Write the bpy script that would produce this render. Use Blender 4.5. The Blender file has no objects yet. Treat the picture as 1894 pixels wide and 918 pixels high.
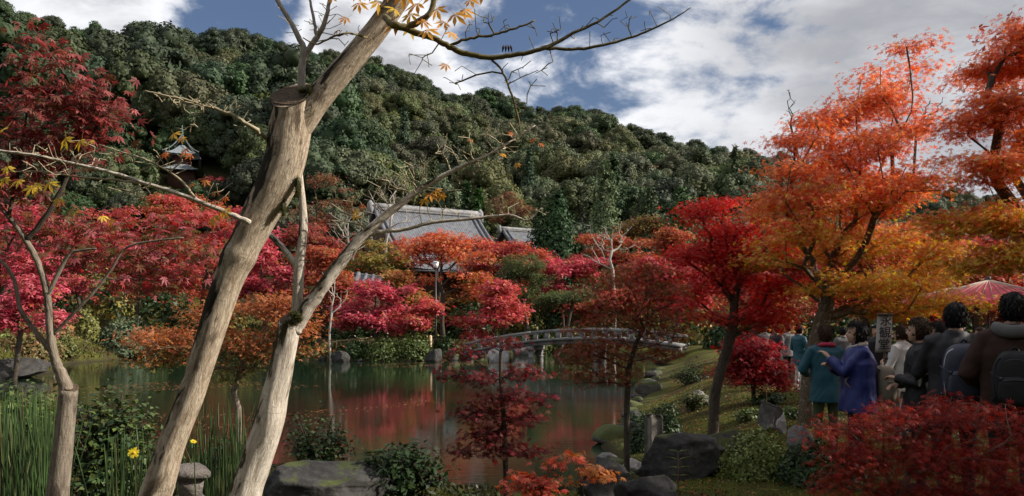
import bpy, bmesh, math, random
import numpy as np
from mathutils import Vector, Matrix

# ------------------------------------------------------------------ camera, sky, sun, exposure
SC = bpy.context.scene
COL = SC.collection
F, CX, HY, CZ = 1480.0, 947.0, 590.0, 2.5          # focal length / centre / horizon in photo pixels, eye height over the water
cam_d = bpy.data.cameras.new('camera')
cam_d.sensor_width = 36.0
cam_d.lens = 36.0 * F / 1894.0
cam_d.shift_y = (HY - 459.0) / 1894.0
cam_d.clip_start = 0.05
cam_d.clip_end = 5000.0
cam = bpy.data.objects.new('camera', cam_d)
COL.objects.link(cam)
cam.location = (0, 0, CZ)
cam.rotation_euler = (math.radians(90), 0, 0)
SC.camera = cam

SUN_EL, SUN_AZ = math.radians(31), math.radians(92)      # azimuth measured from +Y towards +X
SUN_DIR = Vector((math.cos(SUN_EL) * math.sin(SUN_AZ), math.cos(SUN_EL) * math.cos(SUN_AZ), math.sin(SUN_EL)))
sun_d = bpy.data.lights.new('sun', 'SUN')
sun_d.energy = 5.0
sun_d.angle = math.radians(0.53)
sun_d.color = (1.0, 0.93, 0.82)
sun = bpy.data.objects.new('sun', sun_d)
COL.objects.link(sun)
sun.rotation_euler = SUN_DIR.to_track_quat('Z', 'Y').to_euler()

world = bpy.data.worlds.new('World')
SC.world = world
world.use_nodes = True


class NT:
    """small helper to wire shader nodes"""
    def __init__(self, tree):
        self.t = tree
        self.n = tree.nodes
        self.n.clear()

    def add(self, typ, **kw):
        nd = self.n.new(typ)
        ins = kw.pop('ins', {})
        for k, v in kw.items():
            setattr(nd, k, v)
        for k, v in ins.items():
            self.set(nd, k, v)
        return nd

    def set(self, nd, k, v):
        if isinstance(v, bpy.types.NodeSocket):
            self.t.links.new(v, nd.inputs[k])
        elif isinstance(v, bpy.types.Node):
            self.t.links.new(v.outputs[0], nd.inputs[k])
        else:
            nd.inputs[k].default_value = v

    def math(self, op, a, b=0.0, c=None, clamp=False):
        nd = self.n.new('ShaderNodeMath')
        nd.operation = op
        nd.use_clamp = clamp
        self.set(nd, 0, a)
        self.set(nd, 1, b)
        if c is not None:
            self.set(nd, 2, c)
        return nd.outputs[0]

    def vmath(self, op, a, b=(0, 0, 0)):
        nd = self.n.new('ShaderNodeVectorMath')
        nd.operation = op
        self.set(nd, 0, a)
        if op == 'SCALE':
            self.set(nd, 3, b)
        else:
            self.set(nd, 1, b)
        return nd.outputs['Value'] if op in ('DOT_PRODUCT', 'LENGTH', 'DISTANCE') else nd.outputs[0]

    def smooth(self, v, lo, hi, a=0.0, b=1.0):
        nd = self.n.new('ShaderNodeMapRange')
        nd.interpolation_type = 'SMOOTHSTEP'
        self.set(nd, 0, v)
        for i, x in enumerate((lo, hi, a, b)):
            nd.inputs[1 + i].default_value = x
        return nd.outputs[0]

    def mix(self, f, a, b):
        nd = self.n.new('ShaderNodeMix')
        nd.data_type = 'RGBA'
        nd.clamp_factor = True
        self.set(nd, 0, f)
        self.set(nd, 6, a)
        self.set(nd, 7, b)
        return nd.outputs[2]

    def noise(self, vec, scale, detail=4.0, rough=0.5, dist=0.0):
        nd = self.n.new('ShaderNodeTexNoise')
        if vec is not None:
            self.set(nd, 'Vector', vec)
        nd.inputs['Scale'].default_value = scale
        nd.inputs['Detail'].default_value = detail
        nd.inputs['Roughness'].default_value = rough
        nd.inputs['Distortion'].default_value = dist
        return nd.outputs[0]

    def ramp(self, f, stops):
        nd = self.n.new('ShaderNodeValToRGB')
        e = nd.color_ramp.elements
        while len(e) < len(stops):
            e.new(0.5)
        for i, (p, c) in enumerate(stops):
            e[i].position = p
            e[i].color = (*c, 1) if len(c) == 3 else c
        self.set(nd, 0, f)
        return nd.outputs[0]


def build_world():
    w = NT(world.node_tree)
    sky = w.add('ShaderNodeTexSky', sky_type='NISHITA', sun_disc=False, sun_elevation=SUN_EL, sun_rotation=SUN_AZ,
                air_density=1.0, dust_density=0.8, ozone_density=1.6, altitude=60.0)
    tc = w.add('ShaderNodeTexCoord').outputs['Generated']
    sp = w.add('ShaderNodeSeparateXYZ', ins={0: tc})
    z = w.math('ADD', w.math('MAXIMUM', sp.outputs[2], 0.0), 0.24)
    p = w.add('ShaderNodeCombineXYZ', ins={0: w.math('DIVIDE', sp.outputs[0], z), 1: w.math('DIVIDE', sp.outputs[1], z), 2: 0.0}).outputs[0]
    big = w.noise(w.vmath('ADD', p, (3.1, 7.7, 0.3)), 0.95, 3.0, 0.5, 0.3)
    mid = w.noise(w.vmath('ADD', p, (1.3, 2.2, 4.1)), 2.6, 9.0, 0.58, 0.45)
    fin = w.noise(w.vmath('ADD', p, (9.3, 0.2, 2.1)), 6.5, 8.0, 0.6, 0.2)
    dens = w.math('ADD', w.math('MULTIPLY', big, 0.42), w.math('ADD', w.math('MULTIPLY', mid, 0.66), w.math('MULTIPLY', fin, 0.26)))
    # broad weather: a heavier bank of cloud to the right, a rift of blue over the left-hand ridge

    def lobe(px, py, tight):
        d = Vector(((px - CX) / F, 1.0, (HY - py) / F)).normalized()
        dt = w.vmath('DOT_PRODUCT', w.vmath('NORMALIZE', tc), tuple(d))
        return w.smooth(dt, math.cos(math.radians(tight)), 1.0)
    dens = w.math('ADD', dens, w.math('MULTIPLY', lobe(1850, 60, 30), 0.13))
    dens = w.math('SUBTRACT', dens, w.math('MULTIPLY', lobe(450, 60, 6), 0.17))
    dens = w.math('SUBTRACT', dens, w.math('MULTIPLY', lobe(1050, 80, 7), 0.05))
    dens = w.math('SUBTRACT', dens, w.math('MULTIPLY', lobe(1230, 230, 6), 0.06))
    dens = w.math('ADD', dens, w.math('MULTIPLY', lobe(700, 140, 7), 0.14))
    dens = w.math('ADD', dens, w.math('MULTIPLY', lobe(120, 20, 9), 0.10))
    cover = w.smooth(dens, 0.585, 0.715)
    thick = w.smooth(dens, 0.66, 0.86)
    shade = w.noise(w.vmath('ADD', p, (5.0, 1.0, 8.0)), 2.9, 8.0, 0.58, 0.5)
    dark = w.math('MULTIPLY', thick, w.smooth(shade, 0.32, 0.66, 0.0, 0.85))
    dark = w.math('MAXIMUM', dark, w.math('MULTIPLY', w.smooth(shade, 0.2, 0.7, 0.35, 1.0), w.math('MULTIPLY', lobe(1850, 40, 24), 0.85)))
    ccol = w.mix(dark, (12.3, 12.4, 12.8, 1), (3.3, 3.45, 3.9, 1))
    blue = w.mix(0.35, sky.outputs[0], w.mix(1.0, (1.3, 2.0, 4.2, 1), (1.3, 2.0, 4.2, 1)))
    c = w.mix(cover, blue, ccol)
    bg = w.add('ShaderNodeBackground', ins={0: c, 1: 0.056})
    w.add('ShaderNodeOutputWorld', ins={0: bg.outputs[0]})


build_world()
vs = SC.view_settings
vs.view_transform = 'Standard'
vs.look = 'None'
vs.exposure = 0.6
vs.gamma = 1.0
vs.use_curve_mapping = False
SC.render.engine = 'CYCLES'
cy = SC.cycles
cy.max_bounces = 6
cy.diffuse_bounces = 3
cy.glossy_bounces = 3
cy.transmission_bounces = 3
cy.transparent_max_bounces = 4
cy.use_denoising = True
cy.sample_clamp_indirect = 6.0
SC.render.use_persistent_data = False

RNG = np.random.default_rng(11)
random.seed(11)


def P(px, py, Y):
    """the point that stands Y metres in front of the eye where the photograph shows pixel (px, py)"""
    return np.array(((px - CX) / F * Y, Y, CZ + (HY - py) / F * Y))


# ------------------------------------------------------------------ materials
MATS = {}


def new_mat(name):
    m = bpy.data.materials.new(name)
    m.use_nodes = True
    MATS[name] = m
    return m, NT(m.node_tree)


def out(w, sh, disp=None):
    o = w.add('ShaderNodeOutputMaterial')
    w.set(o, 0, sh)
    return o


def leaf_mat(name, transl=0.35, rough=0.55, spec=0.25, rnd=0.0, vein=False):
    m, w = new_mat(name)
    at = w.add('ShaderNodeAttribute', attribute_name='col').outputs['Color']
    if rnd:
        oi = w.add('ShaderNodeObjectInfo').outputs['Random']
        hsv = w.add('ShaderNodeHueSaturation', ins={'Color': at, 'Hue': w.math('ADD', w.math('MULTIPLY', w.math('FRACT', w.math('MULTIPLY', oi, 7.3)), 0.08), 0.455),
                                                    'Saturation': w.math('ADD', w.math('MULTIPLY', w.math('FRACT', w.math('MULTIPLY', oi, 13.7)), 0.45), 0.70),
                                                    'Value': w.math('ADD', w.math('MULTIPLY', oi, rnd), 1.0 - rnd * 0.5)})
        at = hsv.outputs[0]
    geo = w.add('ShaderNodeNewGeometry')
    nz = w.noise(geo.outputs['Position'], 9.0, 3.0)
    at = w.mix(w.smooth(nz, 0.35, 0.75, 0.0, 0.35), at, w.add('ShaderNodeHueSaturation', ins={'Color': at, 'Value': 0.55, 'Hue': 0.49}).outputs[0])
    p = w.add('ShaderNodeBsdfPrincipled', ins={'Base Color': at, 'Roughness': rough, 'Specular IOR Level': spec})
    t = w.add('ShaderNodeBsdfTranslucent', ins={'Color': w.add('ShaderNodeHueSaturation', ins={'Color': at, 'Value': 1.25, 'Saturation': 1.1}).outputs[0]})
    mx = w.add('ShaderNodeMixShader', ins={0: transl, 1: p.outputs[0], 2: t.outputs[0]})
    out(w, mx.outputs[0])
    return m


leaf_mat('leaf', 0.42)
leaf_mat('leaf_glossy', 0.15, 0.5, 0.25)
leaf_mat('leaf_forest', 0.12, 0.6, 0.2, rnd=0.55)
leaf_mat('blade', 0.12, 0.45, 0.35)


def bark_mat(name, c_hi, c_lo, c_patch, patch=0.5, streak=1.0, moss=None, bump=0.5, lichen=None, lit_side=False):
    m, w = new_mat(name)
    at = w.add('ShaderNodeAttribute', attribute_name='bark').outputs['Vector']
    pos = w.add('ShaderNodeTexCoord').outputs['Object']
    fib = w.noise(w.vmath('MULTIPLY', at, (48, 48, 9.0)), streak, 8.0, 0.66, 1.1)
    fine = w.noise(w.vmath('MULTIPLY', at, (160, 160, 45)), 1.0, 5.0, 0.65)
    blot = w.noise(w.vmath('MULTIPLY', at, (12, 12, 5)), 1.0, 7.0, 0.62, 0.4)
    crk = w.noise(w.vmath('MULTIPLY', at, (80, 80, 17)), 1.0, 8.0, 0.7, 1.6)
    c = w.mix(w.smooth(fib, 0.34, 0.62), (*c_lo, 1), (*c_hi, 1))
    c = w.mix(w.smooth(crk, 0.56, 0.68, 0.0, 0.42), c, (*[x * 0.35 for x in c_lo], 1))
    c = w.mix(w.smooth(fine, 0.52, 0.72, 0.0, 0.4), c, (*[x * 0.45 for x in c_lo], 1))
    c = w.mix(w.smooth(blot, patch, patch + 0.13, 0.0, 0.85), c, (*c_patch, 1))
    lic = w.noise(w.vmath('MULTIPLY', at, (22, 22, 16)), 1.0, 7.0, 0.68, 0.8)
    c = w.mix(w.smooth(lic, 0.58, 0.68, 0.0, 0.4), c, (*[0.55 * x + 0.10 for x in c_lo], 1))
    lent = w.noise(w.vmath('MULTIPLY', at, (14, 14, 130)), 1.0, 3.0, 0.5, 0.6)
    c = w.mix(w.smooth(lent, 0.62, 0.70, 0.0, 0.45), c, (*[x * 0.4 for x in c_lo], 1))
    if lichen:
        li = w.noise(w.vmath('MULTIPLY', at, (26, 26, 20)), 1.0, 5.0, 0.6, 0.6)
        c = w.mix(w.smooth(li, 0.58, 0.64, 0.0, 0.8), c, (*lichen, 1))
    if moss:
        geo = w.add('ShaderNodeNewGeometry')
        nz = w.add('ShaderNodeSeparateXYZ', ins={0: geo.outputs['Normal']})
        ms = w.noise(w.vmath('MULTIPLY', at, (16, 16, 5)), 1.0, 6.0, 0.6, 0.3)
        f = w.smooth(w.math('ADD', ms, w.math('MULTIPLY', nz.outputs[0], -0.16)), 0.57, 0.66)  # moss patches, weighted to -x to paint the trunks' shaded side darker too
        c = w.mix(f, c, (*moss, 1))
    h = w.math('ADD', w.math('MULTIPLY', w.math('SUBTRACT', fib, crk), 0.9), w.math('ADD', w.math('MULTIPLY', fine, 0.25), w.math('MULTIPLY', blot, 0.3)))
    b = w.add('ShaderNodeBump', ins={'Strength': bump, 'Distance': 0.012, 'Height': h})
    p = w.add('ShaderNodeBsdfPrincipled', ins={'Base Color': c, 'Roughness': 0.88, 'Specular IOR Level': 0.2, 'Normal': b.outputs[0]})
    out(w, p.outputs[0])
    return m


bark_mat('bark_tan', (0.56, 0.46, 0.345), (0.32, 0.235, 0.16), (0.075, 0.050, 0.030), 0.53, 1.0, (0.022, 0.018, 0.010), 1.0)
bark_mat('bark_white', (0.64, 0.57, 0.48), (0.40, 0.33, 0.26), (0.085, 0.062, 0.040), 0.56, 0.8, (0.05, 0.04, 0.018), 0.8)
bark_mat('bark_grey', (0.26, 0.215, 0.165), (0.13, 0.10, 0.075), (0.045, 0.034, 0.025), 0.54, 1.0, None, 0.7)
bark_mat('bark_dark', (0.085, 0.068, 0.05), (0.04, 0.032, 0.024), (0.02, 0.017, 0.013), 0.55, 1.0, None, 0.6)
bark_mat('bark_lichen', (0.15, 0.115, 0.075), (0.075, 0.058, 0.038), (0.03, 0.025, 0.018), 0.56, 1.0, None, 0.8, (0.33, 0.31, 0.24))
bark_mat('twig_pale', (0.40, 0.34, 0.23), (0.28, 0.23, 0.14), (0.16, 0.12, 0.07), 0.6, 1.0, None, 0.2)
bark_mat('twig_grey', (0.42, 0.37, 0.32), (0.28, 0.25, 0.21), (0.16, 0.13, 0.10), 0.6, 1.0, None, 0.2)
bark_mat('twig_olive', (0.17, 0.14, 0.06), (0.10, 0.08, 0.035), (0.07, 0.045, 0.025), 0.6, 1.0, None, 0.2)


def stone_mat(name, c1, c2, moss=0.0, mosscol=(0.040, 0.048, 0.012), scale=2.0, bump=0.8, speck=0.4, rough=0.85):
    m, w = new_mat(name)
    pos = w.add('ShaderNodeTexCoord').outputs['Object']
    a = w.noise(pos, scale, 8.0, 0.62, 0.3)
    b2 = w.noise(pos, scale * 9, 6.0, 0.65)
    c = w.mix(w.smooth(a, 0.32, 0.68), (*c1, 1), (*c2, 1))
    c = w.mix(w.smooth(b2, 0.45, 0.75, 0.0, speck), c, (*[min(1, x * 1.9) for x in c2], 1))
    geo = w.add('ShaderNodeNewGeometry')
    if moss:
        nz = w.add('ShaderNodeSeparateXYZ', ins={0: geo.outputs['Normal']}).outputs[2]
        ms = w.noise(pos, scale * 1.6, 6.0, 0.6)
        f = w.smooth(w.math('ADD', w.math('MULTIPLY', nz, 0.55), ms), 1.12 - moss * 0.6, 1.27 - moss * 0.6)
        mc = w.mix(w.noise(pos, scale * 30, 3.0), (*mosscol, 1), (*[x * 1.9 for x in mosscol], 1))
        c = w.mix(f, c, mc)
    h = w.math('ADD', a, w.math('MULTIPLY', b2, 0.35))
    bp = w.add('ShaderNodeBump', ins={'Strength': bump, 'Distance': 0.05, 'Height': h})
    p = w.add('ShaderNodeBsdfPrincipled', ins={'Base Color': c, 'Roughness': rough, 'Specular IOR Level': 0.3, 'Normal': bp.outputs[0]})
    out(w, p.outputs[0])
    return m


stone_mat('stone_dark', (0.016, 0.015, 0.014), (0.050, 0.047, 0.043), 0.22)
stone_mat('stone_mossy', (0.06, 0.055, 0.045), (0.13, 0.12, 0.10), 0.95)
stone_mat('stone_grey', (0.07, 0.067, 0.062), (0.16, 0.153, 0.142), 0.15)
stone_mat('stone_pale', (0.22, 0.21, 0.195), (0.42, 0.40, 0.375), 0.0)
stone_mat('stone_bridge', (0.10, 0.097, 0.093), (0.22, 0.213, 0.20), 0.05, scale=1.4, speck=0.3)
stone_mat('stone_post', (0.14, 0.125, 0.105), (0.26, 0.235, 0.20), 0.3, scale=6.0)
stone_mat('stone_weathered', (0.13, 0.11, 0.10), (0.23, 0.20, 0.175), 0.0, scale=8.0, speck=0.2)
stone_mat('tile_roof', (0.075, 0.08, 0.09), (0.145, 0.15, 0.165), 0.0, scale=3.0, bump=0.15, speck=0.2, rough=0.5)
stone_mat('tile_ridge', (0.15, 0.15, 0.152), (0.27, 0.265, 0.262), 0.0, scale=3.0, bump=0.2, speck=0.2)
stone_mat('plaster', (0.68, 0.66, 0.62), (0.78, 0.76, 0.72), 0.0, scale=1.0, bump=0.05, speck=0.1)
stone_mat('timber', (0.055, 0.035, 0.022), (0.11, 0.07, 0.045), 0.0, scale=5.0, bump=0.2)
stone_mat('timber_pale', (0.38, 0.28, 0.17), (0.52, 0.40, 0.26), 0.0, scale=7.0, bump=0.2)
stone_mat('bamboo', (0.26, 0.20, 0.11), (0.38, 0.31, 0.18), 0.0, scale=7.0, bump=0.1)
stone_mat('copper_roof', (0.13, 0.15, 0.165), (0.20, 0.225, 0.24), 0.0, scale=2.0, bump=0.1)
stone_mat('cedar_red', (0.05, 0.022, 0.016), (0.085, 0.034, 0.022), 0.0, scale=4.0, bump=0.1)


def plain_mat(name, col, rough=0.6, spec=0.3, var=0.25, scale=14.0, metal=0.0, bump=0.15, transl=0.0, weave=0.0):
    m, w = new_mat(name)
    pos = w.add('ShaderNodeTexCoord').outputs['Object']
    n = w.noise(pos, scale, 5.0, 0.6)
    c = w.mix(n, (*[x * (1 - var) for x in col], 1), (*[min(1, x * (1 + var)) for x in col], 1))
    h = n
    if weave:
        h = w.math('ADD', n, w.math('MULTIPLY', w.noise(pos, weave, 2.0), 0.4))
    b = w.add('ShaderNodeBump', ins={'Strength': bump, 'Distance': 0.01, 'Height': h})
    p = w.add('ShaderNodeBsdfPrincipled', ins={'Base Color': c, 'Roughness': rough, 'Specular IOR Level': spec, 'Metallic': metal, 'Normal': b.outputs[0]})
    sh = p.outputs[0]
    if transl:
        t = w.add('ShaderNodeBsdfTranslucent', ins={'Color': c})
        sh = w.add('ShaderNodeMixShader', ins={0: transl, 1: sh, 2: t.outputs[0]}).outputs[0]
    out(w, sh)
    return m


plain_mat('iron_black', (0.02, 0.02, 0.022), 0.45, 0.5)
plain_mat('lamp_glass', (0.75, 0.75, 0.73), 0.3, 0.5, 0.05)
plain_mat('verdigris', (0.12, 0.20, 0.19), 0.5)
plain_mat('skin', (0.40, 0.24, 0.165), 0.5, 0.35, 0.08)
plain_mat('hair_black', (0.008, 0.0065, 0.006), 0.7, 0.15, 0.4, 60)
plain_mat('hair_brown', (0.035, 0.020, 0.012), 0.7, 0.15, 0.4, 60)
plain_mat('cloth_blue', (0.012, 0.020, 0.115), 0.5, 0.35, 0.18, 9, bump=0.5, weave=300)
plain_mat('cloth_teal', (0.009, 0.065, 0.088), 0.5, 0.35, 0.18, 9, bump=0.5, weave=300)
plain_mat('cloth_red', (0.33, 0.02, 0.055), 0.6, 0.3, 0.2, 9, bump=0.4)
plain_mat('cloth_black', (0.011, 0.011, 0.013), 0.6, 0.3, 0.25, 9, bump=0.5, weave=300)
plain_mat('cloth_navy', (0.017, 0.022, 0.042), 0.4, 0.45, 0.25, 9, bump=0.5, weave=300)
plain_mat('cloth_grey', (0.11, 0.107, 0.107), 0.8, 0.2, 0.2, 12, bump=0.5, weave=300)
plain_mat('cloth_brown', (0.035, 0.018, 0.013), 0.8, 0.2, 0.2, 12, bump=0.5, weave=300)
plain_mat('cloth_green', (0.045, 0.065, 0.03), 0.8, 0.2, 0.2, 12, bump=0.5)
plain_mat('cloth_white', (0.55, 0.54, 0.53), 0.8, 0.2, 0.1, 12, bump=0.5)
plain_mat('canvas_tan', (0.20, 0.165, 0.125), 0.8, 0.2, 0.2, 16, bump=0.5, weave=250)
plain_mat('canvas_light', (0.36, 0.31, 0.25), 0.8, 0.2, 0.2, 16, bump=0.5, weave=250)
plain_mat('silver', (0.55, 0.55, 0.56), 0.3, 0.5, 0.1, metal=0.6)
plain_mat('paper_red', (0.55, 0.055, 0.085), 0.55, 0.3, 0.12, 6, transl=0.35)
plain_mat('paper_white', (0.34, 0.315, 0.285), 0.8, 0.2, 0.1, 6)
plain_mat('ink', (0.012, 0.011, 0.011), 0.7, 0.2)
plain_mat('petal_yellow', (0.80, 0.62, 0.03), 0.5, 0.3, 0.12, transl=0.3)
plain_mat('petal_centre', (0.55, 0.33, 0.03), 0.7, 0.2)
plain_mat('wood_cut', (0.085, 0.062, 0.042), 0.95, 0.1, 0.6, 60, bump=1.0)
plain_mat('moss_clump', (0.05, 0.06, 0.012), 1.0, 0.1, 0.5, 40, bump=1.0)


# ------------------------------------------------------------------ mesh helpers
class MB:
    """collects vertices and faces of any size (numpy) for ONE mesh"""
    def __init__(self):
        self.v, self.f, self.c, self.b, self.mi = [], [], [], [], []
        self.nv = 0

    def add(self, v, faces, col=None, bark=None, mi=0):
        v = np.asarray(v, dtype=np.float64).reshape(-1, 3)
        if not isinstance(faces, list) or (faces and not isinstance(faces[0], np.ndarray)):
            groups = {}
            for f in faces:
                groups.setdefault(len(f), []).append(f)
            faces = [np.array(g, dtype=np.int64) for g in groups.values()]
        for f in faces:
            self.f.append(f + self.nv)
            self.mi.append(np.full(len(f), mi, dtype=np.int32))
        n = len(v)
        self.v.append(v)
        self.c.append(np.broadcast_to(np.asarray((1, 1, 1) if col is None else col, dtype=np.float32), (n, 3)))
        self.b.append(np.asarray(v if bark is None else bark, dtype=np.float32).reshape(-1, 3))
        self.nv += n
        return self

    def mesh(self, name, mats, origin=(0, 0, 0), smooth=False, attrs=('col',)):
        me = bpy.data.meshes.new(name)
        v = np.concatenate(self.v) - np.asarray(origin, dtype=np.float64)
        loops = np.concatenate([f.ravel() for f in self.f])
        tot = np.concatenate([np.full(len(f), f.shape[1], dtype=np.int32) for f in self.f])
        start = np.concatenate(([0], np.cumsum(tot)[:-1])).astype(np.int32)
        me.vertices.add(len(v))
        me.vertices.foreach_set('co', v.astype(np.float32).ravel())
        me.loops.add(len(loops))
        me.loops.foreach_set('vertex_index', loops.astype(np.int32))
        me.polygons.add(len(tot))
        me.polygons.foreach_set('loop_start', start)
        me.polygons.foreach_set('loop_total', tot)
        me.polygons.foreach_set('material_index', np.concatenate(self.mi))
        if smooth:
            me.polygons.foreach_set('use_smooth', np.ones(len(tot), dtype=bool))
        if 'col' in attrs:
            a = me.attributes.new('col', 'FLOAT_COLOR', 'POINT')
            c = np.concatenate(self.c)
            a.data.foreach_set('color', np.concatenate([c, np.ones((len(c), 1), dtype=np.float32)], 1).ravel())
        if 'bark' in attrs:
            a = me.attributes.new('bark', 'FLOAT_VECTOR', 'POINT')
            a.data.foreach_set('vector', np.concatenate(self.b).ravel())
        for m in (mats if isinstance(mats, (list, tuple)) else [mats]):
            me.materials.append(MATS[m] if isinstance(m, str) else m)
        me.update()
        me.validate()
        return me


def link(name, me, parent=None, loc=None):
    o = bpy.data.objects.new(name, me)
    COL.objects.link(o)
    if parent is not None:
        o.parent = parent
    if loc is not None:
        o.location = loc
    return o


def tag(o, label=None, cat=None, group=None, kind=None):
    for k, v in (('label', label), ('category', cat), ('group', group), ('kind', kind)):
        if v:
            o[k] = v
    return o


def empty(name, loc, label=None, cat=None, group=None, rz=0.0):
    o = bpy.data.objects.new(name, None)
    COL.objects.link(o)
    o.location = tuple(loc)
    o.rotation_euler = (0, 0, rz)
    return tag(o, label, cat, group)


def unit(v):
    v = np.asarray(v, dtype=np.float64)
    return v / np.maximum(np.linalg.norm(v, axis=-1, keepdims=True), 1e-9)


def vnoise(p, scale=1.0, seed=0, octaves=3):
    """cheap smooth vector-free value noise from sums of sines, enough for outlines and terrain"""
    r = np.random.default_rng(seed)
    p = np.asarray(p, dtype=np.float64) * scale
    o = np.zeros(p.shape[:-1])
    amp = 1.0
    for k in range(octaves):
        for j in range(4):
            d = r.normal(size=p.shape[-1])
            o += amp * np.sin(p @ d * (1.9 ** k) + r.uniform(0, 6.28)) * 0.35
        amp *= 0.5
    return o


def box(mb, c, s, rz=0.0, mi=0, taper=1.0, col=None):
    c = np.asarray(c, float)
    sx, sy, sz = s[0] / 2, s[1] / 2, s[2] / 2
    v = np.array([(x * sx * (taper if z > 0 else 1), y * sy * (taper if z > 0 else 1), z * sz) for z in (-1, 1) for y in (-1, 1) for x in (-1, 1)])
    if rz:
        cz, sn = math.cos(rz), math.sin(rz)
        v = np.stack([v[:, 0] * cz - v[:, 1] * sn, v[:, 0] * sn + v[:, 1] * cz, v[:, 2]], 1)
    mb.add(v + c, [(0, 2, 3, 1), (4, 5, 7, 6), (0, 1, 5, 4), (2, 6, 7, 3), (0, 4, 6, 2), (1, 3, 7, 5)], mi=mi, col=col)
    return mb


def tube(mb, pts, rad, sides=8, cap=True, mi=0, col=None, rough=0.0, seed=0, ell=None):
    """tapered tube through pts; bark attribute holds seamless stretched coordinates"""
    pts = np.asarray(pts, float)
    n = len(pts)
    rad = np.broadcast_to(np.asarray(rad, float), (n,))
    t = np.empty_like(pts)
    t[1:-1] = pts[2:] - pts[:-2]
    t[0] = pts[1] - pts[0]
    t[-1] = pts[-1] - pts[-2]
    t = unit(t)
    main = unit(pts[-1] - pts[0])
    ref = np.array((0, 0, 1.0)) if abs(main[2]) < 0.8 else np.array((0, 1.0, 0))
    u = unit(np.cross(t, ref))
    w = np.cross(t, u)
    a = np.linspace(0, 2 * math.pi, sides, endpoint=False)
    ca, sa = np.cos(a), np.sin(a)
    ln = np.concatenate(([0], np.cumsum(np.linalg.norm(np.diff(pts, axis=0), axis=1))))
    r = np.repeat(rad[:, None], sides, 1)
    bark = np.stack([ca[None] * r, sa[None] * r, np.repeat(ln[:, None], sides, 1)], -1) + seed * 0.37
    if rough:
        r = r * (1 + rough * vnoise(np.stack([ca[None] * 2 + 0 * r, sa[None] * 2 + 0 * r, ln[:, None] * 9 + 0 * r], -1), 1.0, seed, 3))
    e = (1.0, 1.0) if ell is None else ell
    v = pts[:, None] + (ca[None] * r * e[0])[..., None] * u[:, None] + (sa[None] * r * e[1])[..., None] * w[:, None]
    i = np.arange(n - 1)[:, None] * sides
    j = np.arange(sides)[None]
    k = (j + 1) % sides
    q = np.stack([i + j, i + k, i + sides + k, i + sides + j], -1).reshape(-1, 4)
    v = v.reshape(-1, 3)
    fs = [q]
    if cap:
        fs.append(np.arange(sides)[None, ::-1])
        fs.append(((n - 1) * sides + np.arange(sides))[None])
    mb.add(v, fs, col=col, bark=bark.reshape(-1, 3), mi=mi)
    return mb


def smooth_path(ctrl, per=8):
    """Catmull-Rom through control rows (x, y, z, r)"""
    c = np.asarray(ctrl, float)
    c = np.concatenate([[2 * c[0] - c[1]], c, [2 * c[-1] - c[-2]]])
    o = []
    for i in range(1, len(c) - 2):
        p0, p1, p2, p3 = c[i - 1:i + 3]
        for s in np.linspace(0, 1, per, endpoint=False):
            o.append(0.5 * (2 * p1 + (p2 - p0) * s + (2 * p0 - 5 * p1 + 4 * p2 - p3) * s * s + (3 * p1 - p0 - 3 * p2 + p3) * s ** 3))
    o.append(c[-2])
    return np.array(o)


# ------------------------------------------------------------------ leaves
def leaf_star(n=7, width=0.12, droop=0.16, seed=0):
    r = np.random.default_rng(seed)
    if n == 7:
        ang, ln = [-128, -82, -40, 0, 40, 82, 128], [.36, .68, .92, 1, .92, .68, .36]
    elif n == 5:
        ang, ln = [-95, -46, 0, 46, 95], [.6, .9, 1, .9, .6]
    else:
        ang, ln = [-62, 0, 62], [.8, 1, .8]
        width *= 1.5
    v, q = [], []
    for a, l in zip(ang, ln):
        a = math.radians(a + r.uniform(-5, 5))
        l *= r.uniform(.92, 1.08)
        d = np.array((math.sin(a), math.cos(a), 0))
        s = np.array((math.cos(a), -math.sin(a), 0))
        k = len(v)
        z1 = -droop * 0.1
        v += [np.zeros(3), d * l * .45 - s * width * (0.6 + .4 * l) + (0, 0, z1), d * l + (0, 0, -droop * l), d * l * .45 + s * width * (0.6 + .4 * l) + (0, 0, z1)]
        q.append((k, k + 1, k + 2, k + 3))
    return np.array(v), np.array(q)


def leaf_oval(w=0.28, fold=0.08, mid=0.5):
    v = np.array([(0, 0, 0), (-w, mid, fold), (0, 1, -0.06), (w, mid, fold)])
    return v, np.array([(0, 1, 2, 3)])


STAR7, STAR5, STAR3, OVAL, NEEDLE = leaf_star(7), leaf_star(5), leaf_star(3), leaf_oval(), leaf_oval(0.12, 0.02)
TUFT = (np.array([(0, 0, 0), (-.42, .42, .1), (0, 1, -.1), (.42, .42, .1)]), np.array([(0, 1, 2, 3)]))


def leaves(mb, pos, size, nrm, shape, col, rng, tilt=0.45, head=None, mi=0):
    pos = np.asarray(pos, float)
    n = len(pos)
    if n == 0:
        return
    nr = unit(np.broadcast_to(np.asarray(nrm, float), (n, 3)) + rng.normal(size=(n, 3)) * tilt)
    h = rng.normal(size=(n, 3)) if head is None else np.asarray(head, float) + rng.normal(size=(n, 3)) * 0.35
    a = unit(np.cross(h, nr))
    b = np.cross(nr, a)
    lv, lq = shape
    k = len(lv)
    sz = np.broadcast_to(np.asarray(size, float), (n,))[:, None, None]
    v = pos[:, None] + sz * (lv[None, :, 0:1] * a[:, None] + lv[None, :, 1:2] * b[:, None] + lv[None, :, 2:3] * nr[:, None])
    q = (lq[None] + (np.arange(n) * k)[:, None, None]).reshape(-1, lq.shape[1])
    mb.add(v.reshape(-1, 3), [q], col=np.repeat(np.asarray(col, np.float32), k, 0), mi=mi)


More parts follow.
